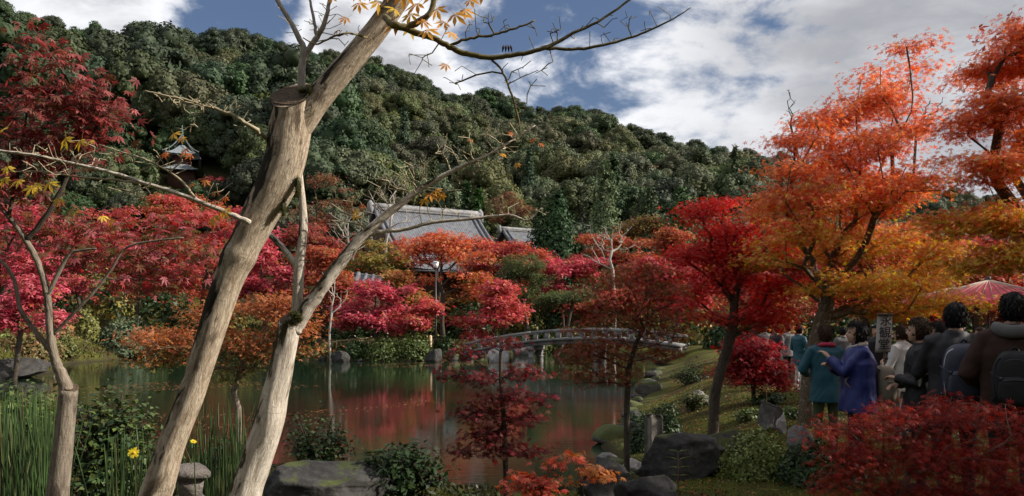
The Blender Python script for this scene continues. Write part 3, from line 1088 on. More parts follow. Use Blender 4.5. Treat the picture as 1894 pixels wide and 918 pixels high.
def square_roof(mb, c, hw, top_hw, z0, z1, up=0.35, rz=0.3, rows=8, seg=16, corr=0.04):
    """pyramid roof with concave slopes and raised corners"""
    v = []
    for k in range(rows):
        t = k / (rows - 1)
        r = top_hw + (hw - top_hw) * t
        z = z1 - (z1 - z0) * (1 - (1 - t) ** 1.7)
        for e in range(4):
            for j in range(seg):
                s = -1 + 2 * j / seg
                p = [(s, -1), (1, s), (-s, 1), (-1, -s)][e]
                lift = up * t ** 2 * abs(s) ** 3
                v.append((p[0] * r, p[1] * r, z + lift + corr * (j % 2)))
    v = np.array(v)
    ca, sa = math.cos(rz), math.sin(rz)
    v = np.stack([v[:, 0] * ca - v[:, 1] * sa, v[:, 0] * sa + v[:, 1] * ca, v[:, 2]], 1) + c
    n = 4 * seg
    q = [(k * n + j, (k + 1) * n + j, (k + 1) * n + (j + 1) % n, k * n + (j + 1) % n) for k in range(rows - 1) for j in range(n)]
    q.append(tuple(range((rows - 1) * n, rows * n)))
    mb.add(v, q)
    return v[(rows - 1) * n:(rows - 1) * n + n:seg]


def pagoda():
    b = PAGODA.copy()
    zt = gz_h = float(hill_z(np.array([b[0]]), np.array([b[1]]))[0][0])
    b[2] = min(b[2], zt)
    Y = b[1]
    k = Y / F
    zz = lambda py: CZ + (HY - py) * k
    root = empty('pagoda', b, 'two-storey pagoda with dark curved roofs and spire in the hillside trees', 'pagoda')

    def part(name, mat, fn, parent=root):
        mb = MB()
        r = fn(mb)
        o = link(name, mb.mesh(name, mat, b, attrs=()), None)
        o.parent = parent
        return o, r
    c0 = (b[0], b[1], 0)
    up_, corners = part('upper_roof', 'copper_roof', lambda mb: square_roof(mb, c0, 31 * k, 4 * k, zz(290), zz(270), 0.3))
    lo_, _ = part('lower_roof', 'copper_roof', lambda mb: square_roof(mb, c0, 38 * k, 16 * k, zz(320), zz(309), 0.3))
    part('upper_body', 'cedar_red', lambda mb: tube(mb, [(b[0], b[1], zz(320)), (b[0], b[1], zz(287))], [15 * k, 17 * k], 20))
    part('plaster_drum', 'plaster', lambda mb: tube(mb, [(b[0], b[1], zz(313)), (b[0], b[1], zz(306))], [18 * k, 15.6 * k], 20))
    part('lower_body', 'cedar_red', lambda mb: box(mb, (b[0], b[1], (zz(318) + b[2] - 1) / 2), (46 * k, 46 * k, zz(318) - b[2] + 1), 0.3))

    def spire(mb):
        tube(mb, [(b[0], b[1], zz(271)), (b[0], b[1], zz(232))], [1.6 * k, 0.7 * k], 8)
        for j in range(7):
            z = zz(262 - j * 3.3)
            tube(mb, [(b[0], b[1], z), (b[0], b[1], z + 1.4 * k)], 3.2 * k * (1 - j * 0.06), 10)
    part('spire', 'verdigris', spire)
    for cr in corners:
        a, e = np.array((b[0], b[1], zz(249))), np.array(cr)
        p = np.array([a + (e - a) * t - np.array((0, 0, 1)) * 6 * k * math.sin(math.pi * t) for t in np.linspace(0, 1, 9)])
        part('chain', 'copper_roof', lambda mb: tube(mb, p, 0.7 * k, 4))


pagoda()


def bridge():
    a = math.radians(22)
    d = np.array((math.cos(a), -math.sin(a), 0))
    n = np.array((-math.sin(a), -math.cos(a), 0))      # the side that faces us
    C = np.array(((1003 - CX) / F * 46, 46.0, 0))
    root = empty('stone_bridge', (C[0], C[1], 0), 'arched grey stone bridge with railing over the pond channel', 'bridge')
    top = lambda s: 1.99 - 0.0154 * (s - 3.2) ** 2
    O = (C[0], C[1], 0)
    up = np.array((0, 0, 1.0))

    def beam(name, s0, s1, n_off, z_off, w, h, segs, parent=root):
        mb = MB()
        ss = np.linspace(s0, s1, segs + 1)
        prof = [(-w / 2, -h / 2), (w / 2, -h / 2), (w / 2, h / 2), (-w / 2, h / 2)]
        v = np.array([C + d * s + n * (n_off + x) + up * (top(s) + z_off + z) for s in ss for x, z in prof])
        q = [(i * 4 + j, i * 4 + 4 + j, i * 4 + 4 + (j + 1) % 4, i * 4 + (j + 1) % 4) for i in range(segs) for j in range(4)]
        mb.add(v, q + [(0, 1, 2, 3), tuple(segs * 4 + j for j in (3, 2, 1, 0))])
        return link(name, mb.mesh(name, 'stone_bridge', O, attrs=()), parent)
    seg = np.linspace(-4.5, 8.1, 7)
    for i in range(6):
        beam('deck_slab', seg[i] + 0.006, seg[i + 1] - 0.006, 0, -0.56, 2.15, 0.13, 5)
        beam('girder', seg[i] + 0.006, seg[i + 1] - 0.006, 0.72, -0.74, 0.24, 0.22, 5)
        beam('girder', seg[i] + 0.006, seg[i + 1] - 0.006, -0.72, -0.74, 0.24, 0.22, 5)
    for side in (0.92, -0.92):
        for i in range(6):
            beam('handrail', seg[i] + 0.004, seg[i + 1] - 0.004, side, -0.075, 0.2, 0.15, 5)
        mb0 = MB()
        box(mb0, (0, 0, 0), (0.21, 0.17, 0.345))
        me = mb0.mesh('baluster', 'stone_bridge', attrs=())
        for s in np.arange(-4.2, 8.0, 0.69):
            o = link('baluster', me, root)
            o.location = tuple(d * s + n * side + up * (top(s) - 0.322))
            o.rotation_euler = (0, 0, -a)
    for s in (-0.4, 3.4):
        mb = MB()
        box(mb, C + d * s + up * (top(s) - 0.96), (0.34, 2.2, 0.22), -a)
        cap = link('cross_beam', mb.mesh('cross_beam', 'stone_bridge', O, attrs=()), root)
        for side in (0.78, -0.78):
            mb = MB()
            q = C + d * s + n * side
            tube(mb, [q + up * -0.9, q + up * (top(s) - 1.075)], 0.17, 10)
            tube(mb, [q + up * 0.28, q + up * 0.36], 0.20, 10)
            link('pier', mb.mesh('pier', 'stone_bridge', O, attrs=()), root)


bridge()


def lamp_post():
    b = on_ground(806, 49.0)
    k = 49.0 / F
    root = empty('lamp_post', b, 'slim black lamp post with white lantern head on the far bank', 'lamp post')
    zt = CZ + (HY - 497) * k

    def part(name, mat, fn):
        mb = MB()
        fn(mb)
        return link(name, mb.mesh(name, mat, b, smooth=False, attrs=()), root)
    part('pole', 'iron_black', lambda m: tube(m, [b - (0, 0, .2), b + (0, 0, .9), (b[0], b[1], zt)], [0.085, 0.07, 0.045], 10))
    part('base_collar', 'iron_black', lambda m: tube(m, [b + (0, 0, .0), b + (0, 0, .75), b + (0, 0, .85)], [0.13, 0.11, 0.07], 10))
    part('neck', 'iron_black', lambda m: tube(m, [(b[0], b[1], zt - .05), (b[0], b[1], zt + .06)], [0.05, 0.13], 10))
    part('lantern_glass', 'lamp_glass', lambda m: tube(m, [(b[0], b[1], zt + .06), (b[0], b[1], zt + .34)], [0.13, 0.19], 10))
    part('lantern_cap', 'silver', lambda m: tube(m, [(b[0], b[1], zt + .345), (b[0], b[1], zt + .40), (b[0], b[1], zt + .46)], [0.23, 0.2, 0.05], 10))


lamp_post()


# ------------------------------------------------------------------ planting on the far bank
CRIMSON = [(0.45, 0.055, 0.065), (0.54, 0.10, 0.105), (0.36, 0.04, 0.045)]
PINKRED = [(0.56, 0.085, 0.12), (0.64, 0.17, 0.20), (0.46, 0.05, 0.08)]
SCARLET = [(0.52, 0.095, 0.055), (0.57, 0.15, 0.08), (0.43, 0.065, 0.045)]
ORANGE = [(0.53, 0.19, 0.07), (0.57, 0.24, 0.09), (0.48, 0.13, 0.06)]
RUST = [(0.30, 0.10, 0.04), (0.36, 0.14, 0.05), (0.24, 0.07, 0.035)]
YGREEN = [(0.26, 0.22, 0.05), (0.20, 0.19, 0.05), (0.33, 0.24, 0.06)]
BROWN = [(0.17, 0.085, 0.045), (0.21, 0.10, 0.055), (0.13, 0.07, 0.04)]
MAROON = [(0.11, 0.014, 0.018), (0.15, 0.020, 0.024), (0.08, 0.016, 0.018)]
PINEG = [(0.10, 0.125, 0.045), (0.13, 0.15, 0.055), (0.075, 0.10, 0.04)]
BUSHG = [(0.055, 0.085, 0.020), (0.080, 0.110, 0.028), (0.10, 0.125, 0.035)]
DEEPG = [(0.020, 0.042, 0.013), (0.028, 0.055, 0.016), (0.040, 0.070, 0.020)]


def far_maple(label, Y, base_px, rows, cols, seed, n_att=125, leafn=56, size=0.21, pads=0.58, base_r=0.12, bark='bark_dark', fork=None, low=None, tone=None, weights=None, name='maple_tree', shape=STAR3, flat=0.42, cat='maple tree', group='maples on the far bank', **kw):
    g = np.random.default_rng(seed)
    b = on_ground(base_px, Y)
    b[2] -= 0.1
    if low is None and leafn:
        low, tone = [*ORANGE, *YGREEN, *PINKRED], (lambda p: 0.10 + 0.22 * sstep(vnoise(p, 0.9, seed), 0.1, 0.9))
    sub = []
    for (rx_, ry_, rw, rh) in [r[:4] for r in rows]:
        for _ in range(9):
            a, q = g.uniform(0, 6.283), g.random() ** 0.6
            sub.append((rx_ + rw * 0.8 * q * math.cos(a), ry_ + rh * 0.12 + rh * 0.95 * q * math.sin(a), rw * g.uniform(0.30, 0.60), rh * g.uniform(0.14, 0.34), g.uniform(-1, 1) * rw / F * Y * 0.5))
    bl = pxblobs(Y, sub)
    c = bl[:, :3].mean(0)
    top = np.array((c[0] * 0.7 + b[0] * 0.3, c[1] * 0.6 + b[1] * 0.4, b[2] + max(1.2, (c[2] - b[2]) * 0.75)))
    if fork is not None:
        top = P(fork[0], fork[1], Y)
    tr = [b + (top - b) * t + np.array((0.10 * math.sin(4 * t + seed), 0.06 * math.cos(3 * t), 0)) * (t > 0) for t in np.linspace(0, 1, 6)]
    return tree(name, label, tr, bl, n_att, pads, leafn, size, cols, bark, g, cat, group, shape, base_r, 0.012, 0.5, 0.45, flat, tilt=0.40, low=low, tone=tone, weights=weights, min_r=0.013, **kw)


R = random.Random(5)
FAR = [
    # label, depth, base px, crown rows (px, py, rx, ry), colours, kwargs
    ('crimson maple at the left edge behind the pale left-reaching branch', 36, -20, [(30, 420, 75, 60), (-60, 460, 80, 70), (60, 500, 55, 45)], PINKRED, {}),
    ('low crimson maple overhanging the left bank beneath the slim forked tree', 33, 10, [(15, 575, 40, 28), (75, 545, 35, 30), (95, 590, 25, 18)], PINKRED, dict(n_att=55)),
    ('pink-crimson maple behind the slim forked tree', 52.5, 150, [(150, 420, 75, 55), (90, 470, 60, 45), (205, 460, 60, 40), (140, 510, 60, 30)], PINKRED, {}),
    ('dark red maple left of the big leaning trunk', 54, 250, [(260, 440, 70, 50), (320, 400, 60, 40), (290, 500, 80, 40), (215, 390, 50, 40)], [*PINKRED, *SCARLET], {}),
    ('scarlet maple tucked behind the big leaning trunk', 55, 370, [(380, 440, 60, 55), (345, 500, 60, 40), (420, 500, 40, 45)], [*SCARLET, *CRIMSON], {}),
    ('crimson maple between the leaning trunk and the white upright branch', 52, 490, [(500, 490, 50, 50), (450, 520, 45, 45), (535, 540, 35, 50), (480, 440, 30, 30)], PINKRED, {}),
    ('scarlet maple behind the white forked trunk', 52, 590, [(600, 520, 50, 40), (575, 470, 45, 35), (630, 560, 35, 30)], [*SCARLET, *RUST], {}),
    ('dusty-red maple thinning out above the white forked trunk', 60, 610, [(610, 455, 60, 35), (560, 430, 40, 30)], [*CRIMSON, *BROWN], dict(leafn=30)),
    ('pink-red maple glowing above the clipped hedge', 49, 695, [(690, 560, 48, 34), (655, 585, 30, 26), (735, 545, 30, 26), (700, 595, 50, 16), (690, 530, 30, 16)], PINKRED, dict(n_att=120, leafn=55, pads=0.5)),
    ('small coral-red maple beside the lamp post', 48.5, 770, [(768, 590, 32, 26), (790, 565, 20, 14), (750, 610, 20, 10)], [*SCARLET, *PINKRED], dict(n_att=60, pads=0.45, base_r=0.08)),
    ('tall orange maple with dark forked trunk behind the lamp post', 53, 822, [(790, 470, 65, 30), (850, 480, 65, 35), (760, 515, 40, 18), (880, 525, 40, 25), (820, 445, 60, 18)], [*ORANGE, *SCARLET], dict(n_att=120, leafn=36, fork=(818, 545), base_r=0.17)),
    ('scarlet maple at the left end of the stone bridge', 50, 905, [(905, 560, 48, 38), (880, 600, 35, 22), (940, 585, 28, 20), (915, 520, 36, 18)], [*SCARLET, *PINKRED], dict(n_att=120, leafn=50)),
    ('red maple crowning in front of the long temple roof', 62, 800, [(760, 452, 40, 16), (815, 445, 50, 16), (870, 455, 40, 16), (840, 470, 60, 16)], SCARLET, dict(n_att=90)),
    ('red maple below the gap between the two temple roofs', 60, 930, [(920, 470, 40, 22), (960, 462, 35, 18), (890, 490, 35, 18), (985, 480, 30, 22)], [*SCARLET, *CRIMSON], dict(n_att=80)),
    ('rose-red maple right of the green pine', 64, 1040, [(1035, 500, 45, 32), (1075, 490, 40, 28), (1010, 480, 30, 25), (1050, 540, 45, 18)], PINKRED, {}),
    ('rust-orange maple behind the bare pale tree', 66, 1120, [(1110, 460, 50, 30), (1160, 465, 45, 30), (1090, 495, 40, 25), (1180, 500, 40, 25)], [*RUST, *ORANGE, *CRIMSON], {}),
    ('orange-red maple with flat layers left of the bright red maple', 60, 1225, [(1240, 435, 30, 14), (1215, 455, 32, 12), (1255, 460, 28, 10), (1200, 490, 40, 16)], [*SCARLET, *RUST], dict(n_att=90)),
    ('red maple deep in shade behind the bridge end', 56, 1120, [(1120, 560, 60, 30), (1070, 575, 35, 22), (1170, 540, 45, 30)], [*CRIMSON, *RUST], {}),
    ('crimson maple behind the sapling, right of the bridge', 48, 1250, [(1250, 540, 50, 40), (1210, 510, 45, 35), (1290, 510, 40, 40)], CRIMSON, {}),
    ('yellow-green maple behind the small gate roof', 60, 690, [(680, 470, 40, 30), (720, 500, 35, 30), (650, 500, 30, 25), (740, 470, 30, 20)], YGREEN, dict(leafn=34, fork=(700, 480))),
    ('olive-yellow maple between the lamp post and the gate roof', 57, 745, [(755, 540, 35, 25), (730, 520, 25, 20), (770, 560, 25, 16)], [*YGREEN, *ORANGE], dict(leafn=34)),
    ('russet half-bare maple on the slope left of the long temple roof', 80, 600, [(600, 345, 42, 30), (560, 370, 35, 30), (640, 370, 35, 25), (590, 400, 50, 25)], BROWN, dict(leafn=26, n_att=110)),
    ('brown bare-crowned maple between the temple roof and the cedar', 88, 945, [(940, 380, 35, 24), (970, 395, 25, 18), (915, 400, 22, 16)], BROWN, dict(leafn=22, n_att=90)),
    ('small dark-red maple below the pagoda', 95, 400, [(400, 345, 28, 18), (425, 360, 25, 14), (380, 365, 25, 12)], [*MAROON, *CRIMSON], dict(n_att=60)),
    ('orange maple below the pagoda behind thin twigs', 70, 330, [(330, 385, 50, 22), (390, 395, 40, 20), (290, 375, 35, 20)], [*RUST, *ORANGE, *CRIMSON], {}),
    ('mustard maple behind the bare pale tree top', 72, 1200, [(1190, 420, 40, 20), (1160, 430, 30, 15), (1220, 415, 25, 16)], [*YGREEN, *BROWN], dict(leafn=30)),
    ('second-row crimson maple rising behind the left-edge maple', 64, 20, [(30, 470, 80, 50), (70, 540, 70, 45), (-20, 530, 70, 50)], PINKRED, {}),
    ('second-row coral maple rising behind the slim forked tree', 66, 190, [(190, 500, 80, 45), (130, 555, 70, 35), (240, 560, 60, 35)], [*PINKRED, *SCARLET], {}),
    ('second-row scarlet maple rising left of the big leaning trunk', 67, 310, [(320, 470, 80, 40), (280, 545, 70, 40), (360, 545, 60, 40)], [*SCARLET, *RUST], {}),
    ('second-row crimson maple above the scarlet one by the leaning trunk', 72, 420, [(430, 420, 60, 35), (470, 470, 60, 40), (400, 480, 60, 40)], [*CRIMSON, *PINKRED], {}),
    ('second-row rose maple seen between the white trunk’s two limbs', 68, 600, [(600, 500, 60, 40), (640, 540, 50, 40), (570, 560, 50, 40)], [*PINKRED, *RUST], {}),
    ('second-row gold maple behind the tall orange one', 68, 860, [(870, 520, 60, 35), (830, 560, 60, 35), (900, 500, 50, 30)], [*ORANGE, *YGREEN], {}),
    ('second-row scarlet maple behind the pine and the bridge', 70, 990, [(1000, 540, 60, 40), (950, 560, 50, 35), (1060, 560, 60, 35)], [*SCARLET, *ORANGE], {}),
    ('second-row rust maple behind the sapling', 72, 1150, [(1150, 540, 70, 45), (1210, 530, 60, 45), (1090, 545, 60, 45)], [*RUST, *SCARLET], {}),
    ('second-row orange maple left of the bright red maple', 62, 1290, [(1290, 520, 60, 45), (1330, 560, 60, 45), (1240, 550, 50, 40)], [*ORANGE, *SCARLET], {}),
    ('orange and green maple behind the orange tree trunk', 30, 1420, [(1420, 600, 40, 26), (1450, 570, 40, 26), (1390, 570, 30, 26)], [*ORANGE, *YGREEN], {}),
    ('deep red maple behind the bright red one', 26, 1390, [(1400, 520, 55, 45), (1450, 480, 50, 45), (1370, 470, 40, 40)], [*CRIMSON, *SCARLET], dict(size=0.16)),
    ('dim red maple beyond the crowd at the right edge', 24, 1800, [(1700, 560, 80, 30), (1800, 500, 90, 40), (1880, 560, 60, 50)], [*CRIMSON, *RUST], dict(size=0.16)),
]
for i, (lb, Y, bp, rows, cols, kw) in enumerate(FAR):
    far_maple(lb, Y, bp, rows, cols, 100 + i, **kw)


def bare_tree(label, Y, base_px, fork, rows, seed, bark='twig_grey', n_att=130, base_r=0.12, tip=0.010, **kw):
    return far_maple(label, Y, base_px, rows, None, seed, n_att=n_att, leafn=0, base_r=base_r, bark=bark, fork=fork, name='bare_tree', cat='bare tree', group='leafless trees on the far bank', **kw)


bare_tree('leafless pale grey tree standing before the bright green cedar', 58, 1135, (1135, 500), [(1125, 430, 40, 35), (1155, 440, 35, 35), (1105, 460, 30, 30)], 201)
bare_tree('leafless grey tree left of the long temple roof', 66, 655, (655, 470), [(650, 400, 50, 40), (690, 420, 30, 35), (620, 430, 30, 30)], 202)
bare_tree('leafless grey tree overlapping the left end of the temple roof', 64, 715, (715, 450), [(720, 370, 45, 45), (690, 350, 35, 30), (755, 380, 30, 35)], 203)
bare_tree('slim leafless tree by the water left of the clipped hedge', 47.5, 612, (612, 580), [(610, 520, 22, 35), (630, 540, 18, 25)], 204, n_att=60, base_r=0.07)


def conifer(label, Y, px, py_top, r, seed, cols, point=1.0, levels=34, per=40, base=0.05, q=0.5):
    b = on_ground(px, Y)
    zt = CZ + (HY - py_top) / F * Y
    me = conifer_mesh('conifer', seed, cols, zt - b[2], r, levels, per, q, base, point)
    o = link('cedar_tree', me, None, tuple(b))
    return tag(o, label, 'cedar tree', 'cedars behind the garden')


BRIGHTG = [(0.060, 0.105, 0.022), (0.085, 0.130, 0.030), (0.050, 0.085, 0.02)]
CEDARG = [(0.030, 0.060, 0.016), (0.042, 0.078, 0.02), (0.024, 0.048, 0.014)]
conifer('tall bright green cedar with pointed top right of the dark cedars', 78, 1120, 300, 3.4, 301, BRIGHTG, 0.62, 44, 70)
conifer('broad dark green cedar right of the smaller temple roof', 70, 1032, 360, 3.6, 302, CEDARG, 0.55, 44, 80)
conifer('dark cedar nudging the smaller temple roof', 72, 1000, 392, 2.6, 303, CEDARG, 0.5, 40, 60)
conifer('narrow green cedar above the right end of the temple roof', 88, 862, 340, 1.9, 304, BRIGHTG[2:] + CEDARG, 0.6)
conifer('narrow green cedar beside its taller twin above the temple roof', 88, 884, 354, 1.6, 305, BRIGHTG[2:] + CEDARG, 0.6)
conifer('dark cedar above the middle of the temple roof', 92, 838, 352, 2.2, 306, CEDARG, 0.6)
conifer('dark rounded cedar left of the bright red maple', 72, 1262, 352, 3.8, 307, CEDARG, 0.45, 44, 80)
conifer('dim cedar behind the bare pale tree', 84, 1200, 352, 3.2, 308, GREENS[:1] + DARKG, 0.45, 40, 70)
conifer('dark cedar at the foot of the hill behind the white forked tree', 90, 535, 330, 3.0, 309, CEDARG, 0.6)


def pine(label, Y, base_px, pads, seed):
    """a garden pine: leaning trunk and cloud-shaped pads of needles"""
    g = np.random.default_rng(seed)
    b = on_ground(base_px, Y)
    bl = pxblobs(Y, pads)
    top = bl[np.argmax(bl[:, 2]), :3]
    tr = [b + (top - b) * t + np.array((0.3 * math.sin(5 * t), 0.1, 0)) * (0 < t < 1) for t in np.linspace(0, 0.9, 7)]
    return tree('pine_tree', label, tr, bl, 110, 0.42, 60, 0.24, PINEG, 'bark_dark', g, 'pine tree', 'garden pines on the far bank', NEEDLE, 0.14, 0.012, 0.5, 0.4, 0.45, tilt=0.6, min_r=0.013)


pine('rounded light-green pine among the red maples', 56, 968, [(968, 495, 40, 24), (940, 520, 25, 12), (1000, 515, 25, 12), (965, 540, 30, 10)], 401)
pine('low pine with a flat light-green pad above the bridge', 54, 1012, [(1040, 552, 42, 9), (1075, 545, 18, 8), (1005, 560, 18, 8)], 402)
pine('yellowish pine behind the tall orange maple', 62, 690, [(700, 520, 30, 16), (735, 500, 26, 16), (670, 530, 22, 12)], 403)


def mound(name, label, c, r, cols, seed, n=2600, size=0.10, mat='leaf_glossy', group=None, cat='shrub', shape=OVAL, lump=0.12, inner=True, stems=True, tilt=0.5, bot=-0.15):
    """a clipped or bushy shrub: dense leaf faces over an uneven rounded body, stems inside"""
    g = np.random.default_rng(seed)
    c, r = np.asarray(c, float), np.asarray(r, float)
    root = empty(name, c - (0, 0, r[2] * 0), label, cat, group)
    d = unit(g.normal(size=(n, 3)) * (1, 1, 1))
    d = d[d[:, 2] > bot]
    n = len(d)
    k = 1 + lump * vnoise(d, 3.2, seed, 3)
    depth = 1 - 0.22 * g.random((n, 1)) ** 2.0
    p = c + d * r * k[:, None] * depth
    mb = MB()
    leaves(mb, p, size * g.uniform(0.65, 1.25, n), d, shape, palette(cols, g, n, 0.3), g, tilt)
    if inner:
        m = n // 5
        dd = unit(g.normal(size=(m, 3)))
        dd[:, 2] = np.abs(dd[:, 2])
        leaves(mb, c + dd * r * 0.72, size * 2.2, dd, shape, palette(cols, g, m, 0.2), g, 0.3)
    link('foliage', mb.mesh('foliage', mat, c), root)
    if stems:
        for s in range(3):
            mb = MB()
            a = g.uniform(0, 6.28)
            tube(mb, [c + (0.1 * r[0] * math.cos(a), 0.1 * r[1] * math.sin(a), -0.15), c + (0.25 * r[0] * math.cos(a), 0.25 * r[1] * math.sin(a), r[2] * 0.4), c + (0.55 * r[0] * math.cos(a), 0.55 * r[1] * math.sin(a), r[2] * 0.75)], [0.03, 0.022, 0.01], 5)
            link('stem', mb.mesh('stem', 'bark_dark', c, attrs=('bark',)), root)
    return root


HEDGE = 'clipped shrubs along the far shore'


def far_mound(label, px, py_base, rx, h, Y, cols, seed, group=HEDGE, n=1500, size=0.2, ry=None, name='clipped_shrub'):
    c = P(px, py_base, Y)
    c[2] = gz(c[0], c[1]) - 0.05
    k = Y / F
    return mound(name, label, c, (rx * k, (ry or rx * k * 0.8), h * k), cols, seed, n, size, group=group, stems=False)


far_mound('clipped bright azalea mound in the middle of the far-shore hedge', 708, 668, 40, 36, 47.6, BUSHG, 501)
far_mound('clipped azalea mound at the right end of the far-shore hedge', 765, 668, 38, 38, 47.8, BUSHG, 502)
far_mound('dark clipped mound at the left end of the far-shore hedge', 655, 668, 36, 30, 47.9, DEEPG + BUSHG[:1], 503)
far_mound('rounded green shrub at the foot of the lamp post', 824, 650, 25, 40, 48.6, DEEPG + BUSHG[:1], 504)
far_mound('low green shrub behind the left half of the bridge', 990, 640, 40, 50, 60.5, BUSHG, 505)
far_mound('low green shrub seen through the right half of the bridge', 1050, 640, 40, 36, 61.5, BUSHG, 506)
far_mound('large pale-leaved camellia leaning over the left shore', 228, 655, 55, 62, 50.5, [(0.10, 0.14, 0.075), (0.07, 0.105, 0.05), (0.15, 0.18, 0.11)], 507, 'bushes on the left shore', 2600, 0.22, name='camellia_bush')
far_mound('light green bush right of the pale-leaved camellia', 290, 650, 36, 62, 51.5, [(0.11, 0.15, 0.045), (0.085, 0.12, 0.035)], 508, 'bushes on the left shore', 1800, 0.22, name='leafy_bush')
far_mound('yellow-green bush on the left shore beside the slim forked tree', 160, 655, 26, 50, 49.5, [(0.20, 0.19, 0.05), (0.15, 0.16, 0.045)], 509, 'bushes on the left shore', 1500, 0.22, name='leafy_bush')
far_mound('rust and green bush on the left bank below the crimson maple', 75, 660, 60, 48, 45, [(0.24, 0.10, 0.05), (0.12, 0.13, 0.045), (0.20, 0.15, 0.06)], 510, 'bushes on the left shore', 2400, 0.2, name='leafy_bush')
far_mound('bright grass-green bush at the left edge of the far bank', 10, 660, 45, 50, 42, [(0.17, 0.20, 0.04), (0.13, 0.16, 0.035)], 511, 'bushes on the left shore', 2000, 0.2, name='leafy_bush')
far_mound('russet and olive bush on the near-left shore slope', 55, 690, 60, 50, 39.5, [(0.20, 0.11, 0.045), (0.13, 0.13, 0.04)], 515, 'bushes on the left shore', 2400, 0.17, name='leafy_bush')
far_mound('olive bush low on the left shore beneath the crimson maple', 105, 680, 36, 40, 44.5, [(0.16, 0.15, 0.045), (0.10, 0.12, 0.035)], 516, 'bushes on the left shore', 1800, 0.17, name='leafy_bush')
far_mound('dark evergreen bush behind the orange maple on the left shore', 350, 655, 45, 60, 52, DEEPG, 512, 'bushes on the left shore', 1800, 0.24, name='leafy_bush')
far_mound('dark evergreen bush on the shore behind the leaning trunk', 440, 655, 50, 50, 51, DEEPG, 513, 'bushes on the left shore', 1800, 0.24, name='leafy_bush')
far_mound('dark evergreen bush on the shore behind the white forked trunk', 540, 655, 50, 48, 50, DEEPG, 514, 'bushes on the left shore', 1800, 0.24, name='leafy_bush')
UNDER = ['under the maple at the bridge’s left end', 'under the rounded garden pine', 'behind the right half of the bridge', 'behind the sapling’s crown', 'under the small gate roof', 'behind the lamp post', 'behind the white trunk’s limbs', 'behind the leaning trunk', 'under the maple left of the leaning trunk', 'above the pale-leaved camellia', 'above the left-shore bushes', 'left of the curved dark trunk', 'behind the curved dark trunk']
for j, (px, Y, rx, h) in enumerate([(870, 62, 55, 70), (960, 66, 55, 80), (1090, 66, 60, 80), (1180, 60, 60, 70), (640, 60, 60, 60), (760, 62, 60, 70), (560, 62, 60, 80), (420, 60, 70, 80), (300, 62, 70, 90), (180, 58, 70, 100), (60, 52, 70, 110), (1280, 52, 60, 70), (1360, 44, 60, 70)]):
    far_mound(['dark', 'olive'][j % 2] + ' undergrowth shrub ' + UNDER[j], px, 640, rx, h, Y, [DEEPG, YGREEN + DEEPG][j % 2], 520 + j, 'undergrowth below the far maples', 1500, 0.3, name='undergrowth_shrub')


# ------------------------------------------------------------------ trees of the near bank
def limb_rows(Y, rows):
    """(px, py, half width px[, depth offset]) -> rows (x, y, z, r)"""
    o = []
    for r in rows:
        y = Y + (r[3] if len(r) > 3 else 0.0)
        o.append((*P(r[0], r[1], y), r[2] / F * y))
    return np.array(o)


def limb(mb, Y, rows, sides=10, per=6, rough=0.04, seed=0, cap=True, kink=0.0):
    c = smooth_path(limb_rows(Y, rows), per)
    if kink:
        g = np.random.default_rng(seed)
        c[1:-1, :3] += g.normal(size=(len(c) - 2, 3)) * kink * c[1:-1, 3:4]
    tube(mb, c[:, :3], c[:, 3], sides, cap, rough=rough, seed=seed)
    return c[:, :3]


def twigs(mb, limbs, att, rng, tip=0.0012, step=0.07, p=2.6, wig=0.35, start=0.0):
    """thin side shoots growing from existing limbs towards the given points"""
    base = np.concatenate(limbs)
    dist = np.linalg.norm(att[:, None] - base[None, ::3], axis=2).min(1)
    pos, par, rad = grow(base, att, rng, step=step, tip=tip, p=p, start=start, wig=wig, reach=dist, lean=0.25, base_len=False)
    n0 = len(base)
    par = par.copy()
    kids = {}
    for i in range(n0, len(pos)):
        kids.setdefault(int(par[i]), []).append(i)
    heads = [i for i in range(n0, len(pos)) if par[i] < n0]
    while heads:
        i = heads.pop()
        ch = [int(par[i]), i]
        while ch[-1] in kids:
            ks = sorted(kids[ch[-1]], key=lambda k: -rad[k])
            heads += ks[1:]
            ch.append(ks[0])
        r = rad[ch].copy()
        r[0] = r[1]
        tube(mb, pos[ch], r, 4 if r.max() > 0.003 else 3, cap=False, seed=len(ch))
    return pos[n0:]


def cut_disc(c, n, r, mat='wood_cut', seed=0):
    """sawn end of a limb: a shallow disc with a raised rim of bark"""
    g = np.random.default_rng(seed)
    n = unit(np.asarray(n, float))
    u = unit(np.cross(n, (0.3, 1, 0.2)))
    w = np.cross(n, u)
    mb = MB()
    rings = [(0.0, 0.01), (0.35, 0.012), (0.6, 0.015), (0.8, 0.02), (0.9, 0.03), (0.97, 0.05), (1.0, -0.08)]
    S = 28
    v, q = [], []
    for k, (f, h) in enumerate(rings):
        for j in range(S):
            a = 2 * math.pi * j / S
            rr = r * f * (1 + 0.05 * math.sin(3 * a + seed) + 0.03 * math.sin(7 * a))
            v.append(c + rr * (math.cos(a) * u + math.sin(a) * w) + n * r * (h + (0.008 * g.normal() if 0 < k < 6 else 0)))
    for k in range(len(rings) - 1):
        for j in range(S):
            q.append((k * S + j, k * S + (j + 1) % S, (k + 1) * S + (j + 1) % S, (k + 1) * S + j))
    mb.add(v, q)
    return mb


def saw_off(mb, c, n):
    """cut the limb last added along the plane through c with normal n"""
    n = unit(np.asarray(n, float))
    v = mb.v[-1]
    h = (v - c) @ n
    m = h > 0
    v[m, 2] -= h[m] / n[2]


def knot(mb, c, r, seed=0, flat=(1, 1, 1)):
    v, f = ICO
    g = np.random.default_rng(seed)
    mb.add(np.asarray(c) + v * r * np.asarray(flat) * (1 + 0.12 * vnoise(v, 2.2, seed))[:, None], [f])


